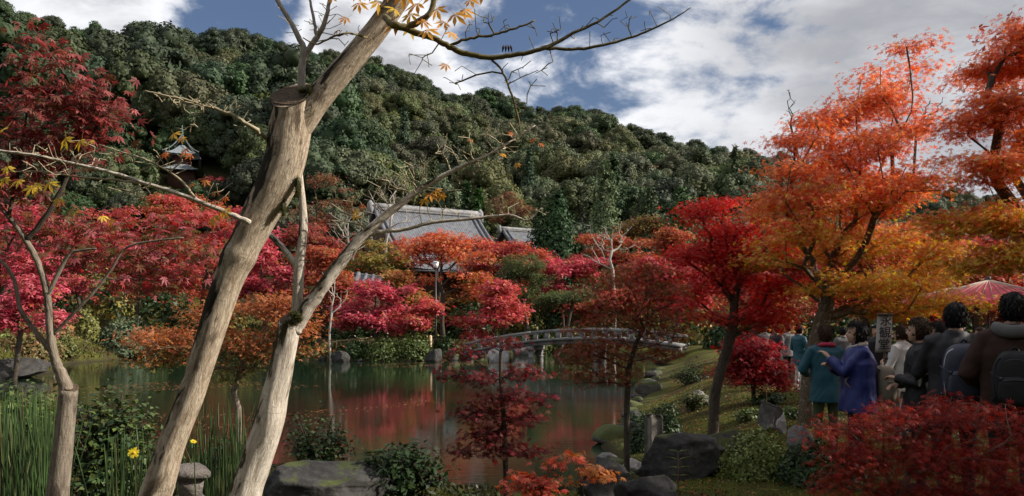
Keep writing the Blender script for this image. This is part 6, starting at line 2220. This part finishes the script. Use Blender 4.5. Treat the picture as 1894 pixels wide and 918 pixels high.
def person(label, px, Y, py_top, rz, coat, pants, hair, hands, seed, hem=0.72, hairlen=0.0, group='visitors on the right bank', tilt=0.0, turn=0.0, coat_name='jacket', curl=0.0, stride=0.0, bulk=1.0, fine=True):
    x = (px - CX) / F * Y
    z0 = gz(x, Y)
    H = CZ + (HY - py_top) / F * Y - z0
    s = H / 1.70
    root = empty('person', (x, Y, z0), label, 'person', group, rz)
    A = lambda *p: np.array(p, float) * s
    hd = A(0, 0.03 + 0.05 * math.sin(tilt), 1.585)
    mb = MB()
    # legs and feet
    for sx in (-1, 1):
        hip, an = A(sx * .085, 0, .88), A(sx * .10, sx * stride * .5, .075)
        kn = (hip + an) / 2 + A(0, .03, 0)
        tube(mb, [hip + A(0, 0, .06), hip, (hip + kn) / 2, kn, (kn + an) / 2, an, an - A(0, 0, .05)], np.array((.085, .088, .075, .056, .055, .04, .042)) * s, 12)
        tube(mb, [an + A(0, -.06, -.035), an + A(0, .0, -.03), an + A(0, .10, -.045), an + A(0, .17, -.055)], np.array((.03, .042, .042, .022)) * s, 10)
    tube(mb, [A(0, 0, z) for z in (.82, .92, 1.02, 1.14, 1.26, 1.36, 1.42, 1.46)], np.array((.13, .165, .15, .155, .172, .175, .12, .07)) * s * np.array((1, bulk, bulk, bulk, bulk, 1, 1, 1)), 18, ell=(1, .66))
    tube(mb, [A(0, -.01, 1.40), hd - A(0, .015, .06)], np.array((.062, .055)) * s, 12)
    # head: skull, face, jaw, nose, ears
    ct, st = math.cos(turn), math.sin(turn)

    def hp(x, y, z):
        return hd + A(x * ct - y * st, x * st + y * ct, z)
    ball(mb, hp(0, -.012, .022), A(.076, .093, .093))
    ball(mb, hp(0, .022, -.035), A(.062, .068, .075))
    ball(mb, hp(0, .045, -.078), A(.038, .038, .032))
    tube(mb, [hp(0, .082, .012), hp(0, .100, -.022), hp(0, .085, -.030)], np.array((.008, .015, .011)) * s, 8)
    for sx in (-1, 1):
        ball(mb, hp(sx * .077, -.012, -.005), A(.012, .022, .032))
    # arms
    hc = []
    arms = []
    for sx, tgt in zip((-1, 1), hands):
        sh = A(sx * .175, -.005, 1.375)
        el, wr = ik(sh, A(*tgt), .29 * s, .25 * s, (sx * .6, -.35, -.8))
        arms.append((sh, el, wr))
        tube(mb, [sh - A(sx * .06, 0, -.02), sh, (sh + el) / 2, el, (el + wr) / 2, wr], np.array((.06, .058, .048, .040, .036, .026)) * s, 10)
        fw = unit(wr - el)
        sd = unit(np.cross(fw, (0, 0, 1.0)) if abs(fw[2]) < 0.9 else np.array((1.0, 0, 0)))
        up = np.cross(sd, fw)
        pc = wr + fw * .045 * s
        hc.append(pc + fw * .04 * s)
        tube(mb, [wr, pc, wr + fw * .085 * s], np.array((.024, .036, .034)) * s, 10, ell=(1, .55))
        for q, (o, ln) in enumerate(((-.026, .062), (-.009, .072), (.009, .068), (.025, .054))):
            k0 = wr + fw * .075 * s + sd * o * s
            tube(mb, [k0, k0 + fw * ln * .5 * s - up * .006 * s, k0 + fw * ln * .85 * s - up * .03 * s, k0 + fw * ln * .8 * s - up * .05 * s], np.array((.0095, .009, .0085, .007)) * s, 6)
        k0 = wr + fw * .02 * s - sd * .026 * sx * s
        tube(mb, [k0, k0 + (fw * .03 - sd * .022 * sx - up * .01) * s, k0 + (fw * .062 - sd * .024 * sx - up * .025) * s], np.array((.012, .011, .008)) * s, 6)
    me = remeshed('body', mb, (0.010 if fine else 0.014) * s)
    c = centres(me)
    idx = np.where(c[:, 2] < .095 * s, 2, np.where(c[:, 2] < .98 * s, 1, 0))
    skin = (c[:, 2] > 1.435 * s) & (np.hypot(c[:, 0], c[:, 1]) < .19 * s)
    for h in hc:
        skin |= np.linalg.norm(c - h, axis=1) < .105 * s
    idx = np.where(skin, 3, idx)
    set_mats(me, [coat, pants, 'cloth_black', 'skin'], idx)
    link('body', me, root)
    # eyes
    for sx in (-1, 1):
        mb = MB()
        ball(mb, hp(sx * .030, .074, .010), A(.012, .010, .006))
        link('eye', mb.mesh('eye', 'hair_black', attrs=()), root)
    mb = MB()
    tube(mb, [hp(-.022, .083, -.055), hp(0, .089, -.054), hp(.022, .083, -.055)], np.array((.003, .005, .003)) * s, 6)
    link('mouth', mb.mesh('mouth', 'cloth_red', attrs=()), root)
    # hair: a cap that follows the skull and dives under the skin at the face
    v, f = ico_sphere(5)
    v = v.copy()
    face = (v[:, 1] > 0.30) & (v[:, 2] < 0.52)
    r = np.where(face, 0.80, 1.13 + hairlen * 0.1)
    r = r + (0.045 + curl) * vnoise(v * (1, 1, .35 if not curl else 1), 7.0 if not curl else 9.0, seed, 3)
    hv = v * r[:, None] * A(.079, .098, .099)
    low = (v[:, 2] < -0.25) & ~face
    hv[:, 2] = np.where(low, hv[:, 2] - (0.035 + hairlen) * s * (-v[:, 2] - .25), hv[:, 2])
    hv = np.stack([hv[:, 0] * ct - hv[:, 1] * st, hv[:, 0] * st + hv[:, 1] * ct, hv[:, 2]], 1) + hd + A(0, -.010, .024)
    mb = MB()
    mb.add(hv, [f])
    keep = ~face & (v[:, 2] > -0.75)
    src = hv[keep]
    gh = np.random.default_rng(seed)
    pick = gh.integers(0, len(src), 900 if fine else 300)
    nd = unit(v[keep][pick])
    flow = np.stack([nd[:, 0] * .5, nd[:, 1] * .5 - .15, -0.9 + 0 * nd[:, 0]], 1) + (gh.normal(size=(len(pick), 3)) * (0.25 + curl * 12))
    leaves(mb, src[pick] - nd * 0.004, 0.045 * s * gh.uniform(.5, 1.3, len(pick)), nd, NEEDLE, np.ones((len(pick), 3)), gh, .25, head=flow)
    link('hair', mb.mesh('hair', hair, smooth=True, attrs=()), root)
    # coat with sleeves
    mb = MB()
    zz = np.array((hem, hem + .12, .98, 1.12, 1.26, 1.36, 1.425, 1.455))
    rr = np.array((.215, .205, .185, .185, .20, .20, .145, .085)) * np.array((bulk, bulk, bulk, bulk, bulk, 1, 1, 1))
    tube(mb, [A(0, 0.0, z) for z in zz], rr * s, 22, ell=(1, .70))
    for (sh, el, wr), sx in zip(arms, (-1, 1)):
        tube(mb, [sh - A(sx * .07, 0, -.015), sh, (sh + el) / 2, el, (el + wr) / 2, wr - (wr - el) * .04], np.array((.08, .080, .070, .064, .058, .048)) * s, 12)
    tube(mb, [A(0, -.015, 1.41), A(0, -.012, 1.475)], np.array((.088, .082)) * s, 14)
    me = remeshed('jacket', mb, 0.013 * s)
    crumple(me, 0.008 * s, 11.0, seed)
    crumple(me, 0.005 * s, 26.0, seed + 5)
    set_mats(me, [coat], np.zeros(len(me.polygons)))
    link(coat_name, me, root)
    return root, s, hp


def tube_part(root, name, mat, pts, r, sides=8, ell=None):
    mb = MB()
    p = smooth_path(np.concatenate([np.asarray(pts, float), np.zeros((len(pts), 1))], 1), 5)[:, :3] if len(pts) > 2 else pts
    tube(mb, p, r, sides, ell=ell)
    return link(name, mb.mesh(name, mat, smooth=True, attrs=()), root)


def backpack(label, wearer, s, mats, size, cz, cy, seed, cx=0.0):
    """rucksack worn on a back: rounded body, pocket, straps and a zip line"""
    m = Matrix.Rotation(wearer.rotation_euler.z, 4, 'Z')
    off = m @ Vector((cx * s, cy * s, cz * s))
    root = empty('backpack', Vector(wearer.location) + off, label, 'backpack', 'bags carried by the visitors', wearer.rotation_euler.z)
    v, f = ico_sphere(4)
    sv = np.sign(v) * np.abs(v) ** 0.62
    w, d, h = [q * s for q in size]
    body = sv * (w / 2, d / 2, h / 2)
    body[:, 0] *= 1 - 0.16 * np.clip(body[:, 2] / (h / 2), 0, 1)
    body *= (1 + 0.022 * vnoise(v, 4.5, seed, 3))[:, None]
    mb = MB()
    mb.add(body, [f])
    link('bag_body', mb.mesh('bag_body', mats[0], smooth=True, attrs=()), root)
    mb = MB()
    mb.add(sv * (w * .36, d * .22, h * .24) * (1 + 0.03 * vnoise(v, 4.0, seed + 2, 3))[:, None] + (0, -d * .46, -h * .18), [f])
    link('pocket', mb.mesh('pocket', mats[1], smooth=True, attrs=()), root)
    for sx in (-1, 1):
        tube_part(root, 'shoulder_strap', mats[0], [(sx * w * .26, d * .35, h * .40), (sx * w * .34, d * .8, h * .52), (sx * w * .40, d * 1.55, h * .38), (sx * w * .42, d * 2.2, h * .1), (sx * w * .46, d * 1.2, -h * .25), (sx * w * .42, d * .3, -h * .36)], 0.018 * s, 6, (1.0, .45))
        tube_part(root, 'piping', 'silver' if mats[0] == 'cloth_navy' else mats[1], [(sx * w * .40, -d * .36, -h * .36), (sx * w * .44, -d * .34, 0), (sx * w * .37, -d * .34, h * .33), (sx * w * .1, -d * .34, h * .44)], 0.004 * s, 5)
    for sx in (-1, 1):
        tube_part(root, 'side_strap', mats[1], [(sx * w * .50, d * .1, h * .12), (sx * w * .47, -d * .28, h * .10), (sx * w * .30, -d * .52, h * .02)], 0.007 * s, 5, (1, .5))
        mb = MB()
        box(mb, (sx * w * .30, -d * .56, h * .02), (.022 * s, .012 * s, .03 * s))
        link('buckle', mb.mesh('buckle', 'iron_black', attrs=()), root)
    tube_part(root, 'zip', 'iron_black', [(-w * .40, -d * .30, -h * .02), (-w * .3, -d * .40, h * .26), (0, -d * .43, h * .36), (w * .3, -d * .40, h * .26), (w * .40, -d * .30, -h * .02)], 0.004 * s, 5)
    tube_part(root, 'zip', 'iron_black', [(-w * .30, -d * .62, -h * .02), (0, -d * .68, h * .01), (w * .30, -d * .62, -h * .02)], 0.004 * s, 5)
    tube_part(root, 'carry_loop', mats[1], [(-.03 * s, d * .2, h * .47), (0, d * .1, h * .56), (.03 * s, d * .2, h * .47)], 0.008 * s, 6)
    return root


R90 = math.pi / 2
blue, sb, _ = person('person in a royal blue hooded jacket with arm raised, turned left', 1588, 7.9, 597, 1.45, 'cloth_blue', 'cloth_black', 'hair_black', [(.02, .30, 1.32), (.10, .27, 1.22)], 901, 0.74, 0.03, bulk=1.3)
tube_part(blue, 'collar', 'canvas_light', [(-.075 * sb, .03 * sb, 1.45 * sb), (0, .085 * sb, 1.43 * sb), (.075 * sb, .03 * sb, 1.45 * sb), (.05 * sb, -.06 * sb, 1.475 * sb), (-.05 * sb, -.06 * sb, 1.475 * sb), (-.075 * sb, .03 * sb, 1.45 * sb)], 0.022 * sb)
backpack('tan canvas rucksack on the back of the person in blue', blue, sb, ('canvas_tan', 'canvas_light'), (.30, .20, .44), 1.02, -.27, 1)
teal, s2, _ = person('person in a teal jacket with red collar beside the lichen-spotted trunk', 1528, 9.6, 603, -0.2, 'cloth_teal', 'cloth_green', 'hair_brown', [(-.20, .22, 1.05), (.22, .10, .86)], 902, 0.70, 0.02)
tube_part(teal, 'collar', 'cloth_red', [(-.085 * s2, .02 * s2, 1.44 * s2), (0, .09 * s2, 1.42 * s2), (.085 * s2, .02 * s2, 1.44 * s2), (.06 * s2, -.075 * s2, 1.455 * s2), (-.06 * s2, -.075 * s2, 1.455 * s2), (-.085 * s2, .02 * s2, 1.44 * s2)], 0.030 * s2)
curly, s3, _ = person('person with tousled brown hair and black coat, turned left', 1704, 7.4, 591, 1.1, 'cloth_black', 'cloth_black', 'hair_brown', [(-.04, .22, 1.12), (.08, .21, 1.05)], 903, 0.60, 0.01, curl=0.05, bulk=1.1)
man, s4, _ = person('black-haired person in a black coat wearing the big navy backpack', 1768, 7.0, 563, -0.42, 'cloth_black', 'cloth_black', 'hair_black', [(-.16, .30, 1.15), (.24, .05, .90)], 904, 0.66, 0.0, bulk=1.12)
backpack('big navy backpack with grey zip piping on the black-coated person', man, s4, ('cloth_navy', 'cloth_navy'), (.35, .22, .50), 1.13, -.23, 2, 0.04)
tall, s5, _ = person('tall person in a brown jacket with grey hood at the right edge', 1874, 6.4, 545, -0.50, 'cloth_brown', 'cloth_black', 'hair_black', [(-.20, .20, 1.0), (.22, .16, 1.0)], 905, 0.70, 0.0, bulk=1.1)
tube_part(tall, 'hood', 'cloth_grey', [(-.10 * s5, .05 * s5, 1.44 * s5), (-.11 * s5, -.06 * s5, 1.45 * s5), (-.04 * s5, -.135 * s5, 1.43 * s5), (.04 * s5, -.135 * s5, 1.43 * s5), (.11 * s5, -.06 * s5, 1.45 * s5), (.10 * s5, .05 * s5, 1.44 * s5)], 0.034 * s5, 10, (1, 1.5))
backpack('black rucksack on the tall brown-jacketed person', tall, s5, ('cloth_black', 'cloth_black'), (.30, .14, .42), 1.08, -.19, 3)
person('black-clad person half hidden between brown hair and the backpack', 1738, 8.4, 598, 1.2, 'cloth_black', 'cloth_black', 'hair_black', [(-.06, .22, 1.05), (.10, .20, 1.0)], 906, 0.66, 0.02)
person('person in a pale grey jacket behind the calligraphy banner', 1668, 10.5, 604, 0.6, 'cloth_white', 'cloth_grey', 'hair_brown', [(-.16, .25, 1.05), (.18, .22, 1.05)], 907, 0.74, 0.0)
FARP = 'visitors further along the path'
for i, (px, Y, top, rz, coat, pants, hair, lb) in enumerate([
        (1436, 20.0, 604, 2.0, 'cloth_black', 'cloth_grey', 'hair_black', 'distant visitor in black left of the lichen-spotted trunk'),
        (1458, 21.5, 602, 0.5, 'cloth_grey', 'cloth_black', 'hair_black', 'distant visitor in grey left of the lichen-spotted trunk'),
        (1478, 18.5, 603, -1.2, 'cloth_teal', 'cloth_white', 'hair_black', 'distant visitor in teal with white trousers behind the lichen-spotted trunk'),
        (1415, 23.0, 604, 0.0, 'cloth_grey', 'cloth_black', 'hair_brown', 'distant visitor in a grey top behind the dark-red mound'),
        (1620, 15.5, 603, 2.6, 'cloth_black', 'cloth_black', 'hair_black', 'dark visitor standing behind the calligraphy banner'),
        (1560, 17.0, 605, 0.2, 'cloth_grey', 'cloth_black', 'hair_black', 'grey-clad visitor behind the person in blue'),
        (1815, 14.0, 607, 0.9, 'cloth_green', 'cloth_black', 'hair_brown', 'olive-clad visitor under the red paper umbrella'),
        (1718, 16.0, 600, -0.6, 'cloth_grey', 'cloth_black', 'hair_black', 'dim visitor in grey far behind the brown-haired person')]):
    person(lb, px, Y, top, rz, coat, pants, hair, [(-.18, .22, 1.0), (.18, .25, 1.05)], 920 + i, 0.70, 0.01, FARP, fine=False)


def umbrella(label, px, py_top, Y, R, drop, turn=0.0):
    c = P(px, py_top, Y)
    g0 = gz(c[0], c[1])
    b = np.array((c[0], c[1], g0))
    root = empty('paper_umbrella', b, label, 'umbrella', 'red paper umbrellas over the rest area')
    N = 40
    ztop = c[2]
    mb = MB()
    v, q = [], []
    rings = 6
    for k in range(rings):
        t = k / (rings - 1)
        for j in range(N * 2):
            a = math.pi * j / N + turn
            dip = -0.012 * t if j % 2 else 0
            rr = max(0.03, R * t)
            v.append((c[0] + rr * math.cos(a), c[1] + rr * math.sin(a), ztop - drop * (0.75 * t + 0.25 * t * t) + dip))
    n = N * 2
    for k in range(rings - 1):
        q += [(k * n + j, (k + 1) * n + j, (k + 1) * n + (j + 1) % n, k * n + (j + 1) % n) for j in range(n)]
    mb.add(v, q)
    can = link('canopy', mb.mesh('canopy', 'paper_red', b, attrs=()), root)
    for j in range(N):
        a = math.pi * 2 * j / N + turn
        d = np.array((math.cos(a), math.sin(a), 0))
        p = [c + d * R * t * 1.01 + np.array((0, 0, -drop * (0.75 * t + 0.25 * t * t) - 0.006)) for t in (0.03, 0.5, 1.0)]
        p2 = [x + np.array((0, 0, 0.014)) for x in p]
        mb = MB()
        tube(mb, p2, 0.007, 4)
        link('rib', mb.mesh('rib', 'canvas_light', b, attrs=()), can)
    mb = MB()
    tube(mb, [b - (0, 0, .1), c - (0, 0, 0.02)], 0.032, 8)
    link('pole', mb.mesh('pole', 'iron_black', b, attrs=()), root)
    mb = MB()
    tube(mb, [c - (0, 0, .03), c + (0, 0, .05), c + (0, 0, .09)], [0.07, 0.05, 0.01], 10)
    link('cap', mb.mesh('cap', 'iron_black', b, attrs=()), root)
    mb = MB()
    tube(mb, [b + (0, 0, 0.0), b + (0, 0, .22), b + (0, 0, .25)], [.26, .24, .06], 12)
    link('foot', mb.mesh('foot', 'stone_grey', b, attrs=()), root)


umbrella('large red paper umbrella with fine ribs above the tall person', 1828, 518, 17.0, 1.35, 0.46)
umbrella('second red paper umbrella half hidden behind yellow leaves', 1762, 532, 21.0, 1.35, 0.42, 0.05)


def banner():
    Y = 8.6
    k = Y / F
    top, bot = P(1638, 582, Y), P(1632, 652, Y)
    b = on_ground(1634, Y)
    root = empty('banner', b, 'tall white banner with black brush calligraphy held above the crowd', 'banner')
    w = 27 * k
    sh = top - bot
    ux = np.array((math.cos(-0.1), math.sin(-0.1), 0)) * w / 2
    nrm = unit(np.cross(ux, sh))
    if nrm[1] > 0:
        nrm = -nrm
    mb = MB()
    n = 10
    v, q = [], []
    for side in (0, 1):
        for i in range(n + 1):
            t = i / n
            o = nrm * (0.012 * math.sin(5 * t + .6) - side * 0.008)
            v += [bot + sh * t - ux + o, bot + sh * t + ux + o + nrm * .012 * math.sin(4 * t)]
    for i in range(n):
        a = i * 2
        q += [(a, a + 1, a + 3, a + 2)]
        a += 2 * (n + 1)
        q += [(a + 2, a + 3, a + 1, a)]
    m = 2 * (n + 1)
    q += [(0, m, m + 1, 1)] + [(i * 2, i * 2 + 2, m + i * 2 + 2, m + i * 2) for i in range(n)] + [(i * 2 + 1, m + i * 2 + 1, m + i * 2 + 3, i * 2 + 3) for i in range(n)]
    mb.add(v, q)
    link('cloth', mb.mesh('cloth', 'paper_white', b, attrs=()), root)
    mb = MB()
    tube(mb, [top - ux * 1.15, top + ux * 1.15], 0.012, 8)
    link('top_rod', mb.mesh('top_rod', 'timber', b, attrs=()), root)
    mb = MB()
    tube(mb, [b - (0, 0, .05), top - nrm * 0.03 + (0, 0, .02)], 0.012, 8)
    link('pole', mb.mesh('pole', 'timber', b, attrs=()), root)
    for i, ch in enumerate('\u6c38\u89b3\u5802'):
        cu = bpy.data.curves.new('glyph', 'FONT')
        cu.body = ch
        cu.size = w * 0.80
        cu.extrude = 0.0012
        cu.offset = 0.0008
        cu.align_x = 'CENTER'
        cu.align_y = 'CENTER'
        o = bpy.data.objects.new('glyph', cu)
        COL.objects.link(o)
        me = bpy.data.meshes.new_from_object(o.evaluated_get(bpy.context.evaluated_depsgraph_get()))
        bpy.data.objects.remove(o, do_unlink=True)
        me.materials.clear()
        me.materials.append(MATS['ink'])
        o = link('character', me, root)
        X = Vector(unit(ux))
        Z = Vector(nrm)
        Yv = Z.cross(X)
        M = Matrix((X, Yv, Z)).transposed().to_4x4()
        t = 0.82 - i * 0.31
        pos = bot + sh * t + nrm * (0.024 + 0.006)
        o.matrix_local = Matrix.Translation(Vector(pos) - Vector(b)) @ M


banner()

# dark evergreen planting and maples behind the crowd
for j, (px, Y, rx, h) in enumerate([(1390, 30, 60, 120), (1470, 31, 70, 135), (1560, 30, 75, 145), (1650, 31, 75, 150), (1740, 29, 80, 150), (1830, 30, 80, 155), (1915, 28, 80, 160)]):
    far_mound('tall dark evergreen bush behind the crowd, ' + ['behind the dark-red mound', 'left of the lichen-spotted trunk', 'behind the person in blue', 'behind the calligraphy banner', 'behind the navy backpack', 'under the larger red umbrella', 'at the right edge'][j], px, 640, rx, h, Y, DEEPG, 960 + j, 'evergreen bushes behind the crowd', 2600, 0.15, name='evergreen_bush')
for j, (lb, Y, bp, rows, cols) in enumerate([
        ('orange-red maple glimpsed through the crown of the gold maple', 25, 1600, [(1600, 480, 90, 60), (1530, 540, 60, 40), (1670, 540, 70, 40)], SCARLET),
        ('red maple glimpsed behind the red umbrellas', 27, 1760, [(1760, 470, 90, 60), (1700, 520, 60, 40), (1840, 500, 70, 50)], CRIMSON)]):
    far_maple(lb, Y, bp, rows, cols, 980 + j, size=0.15, n_att=130)
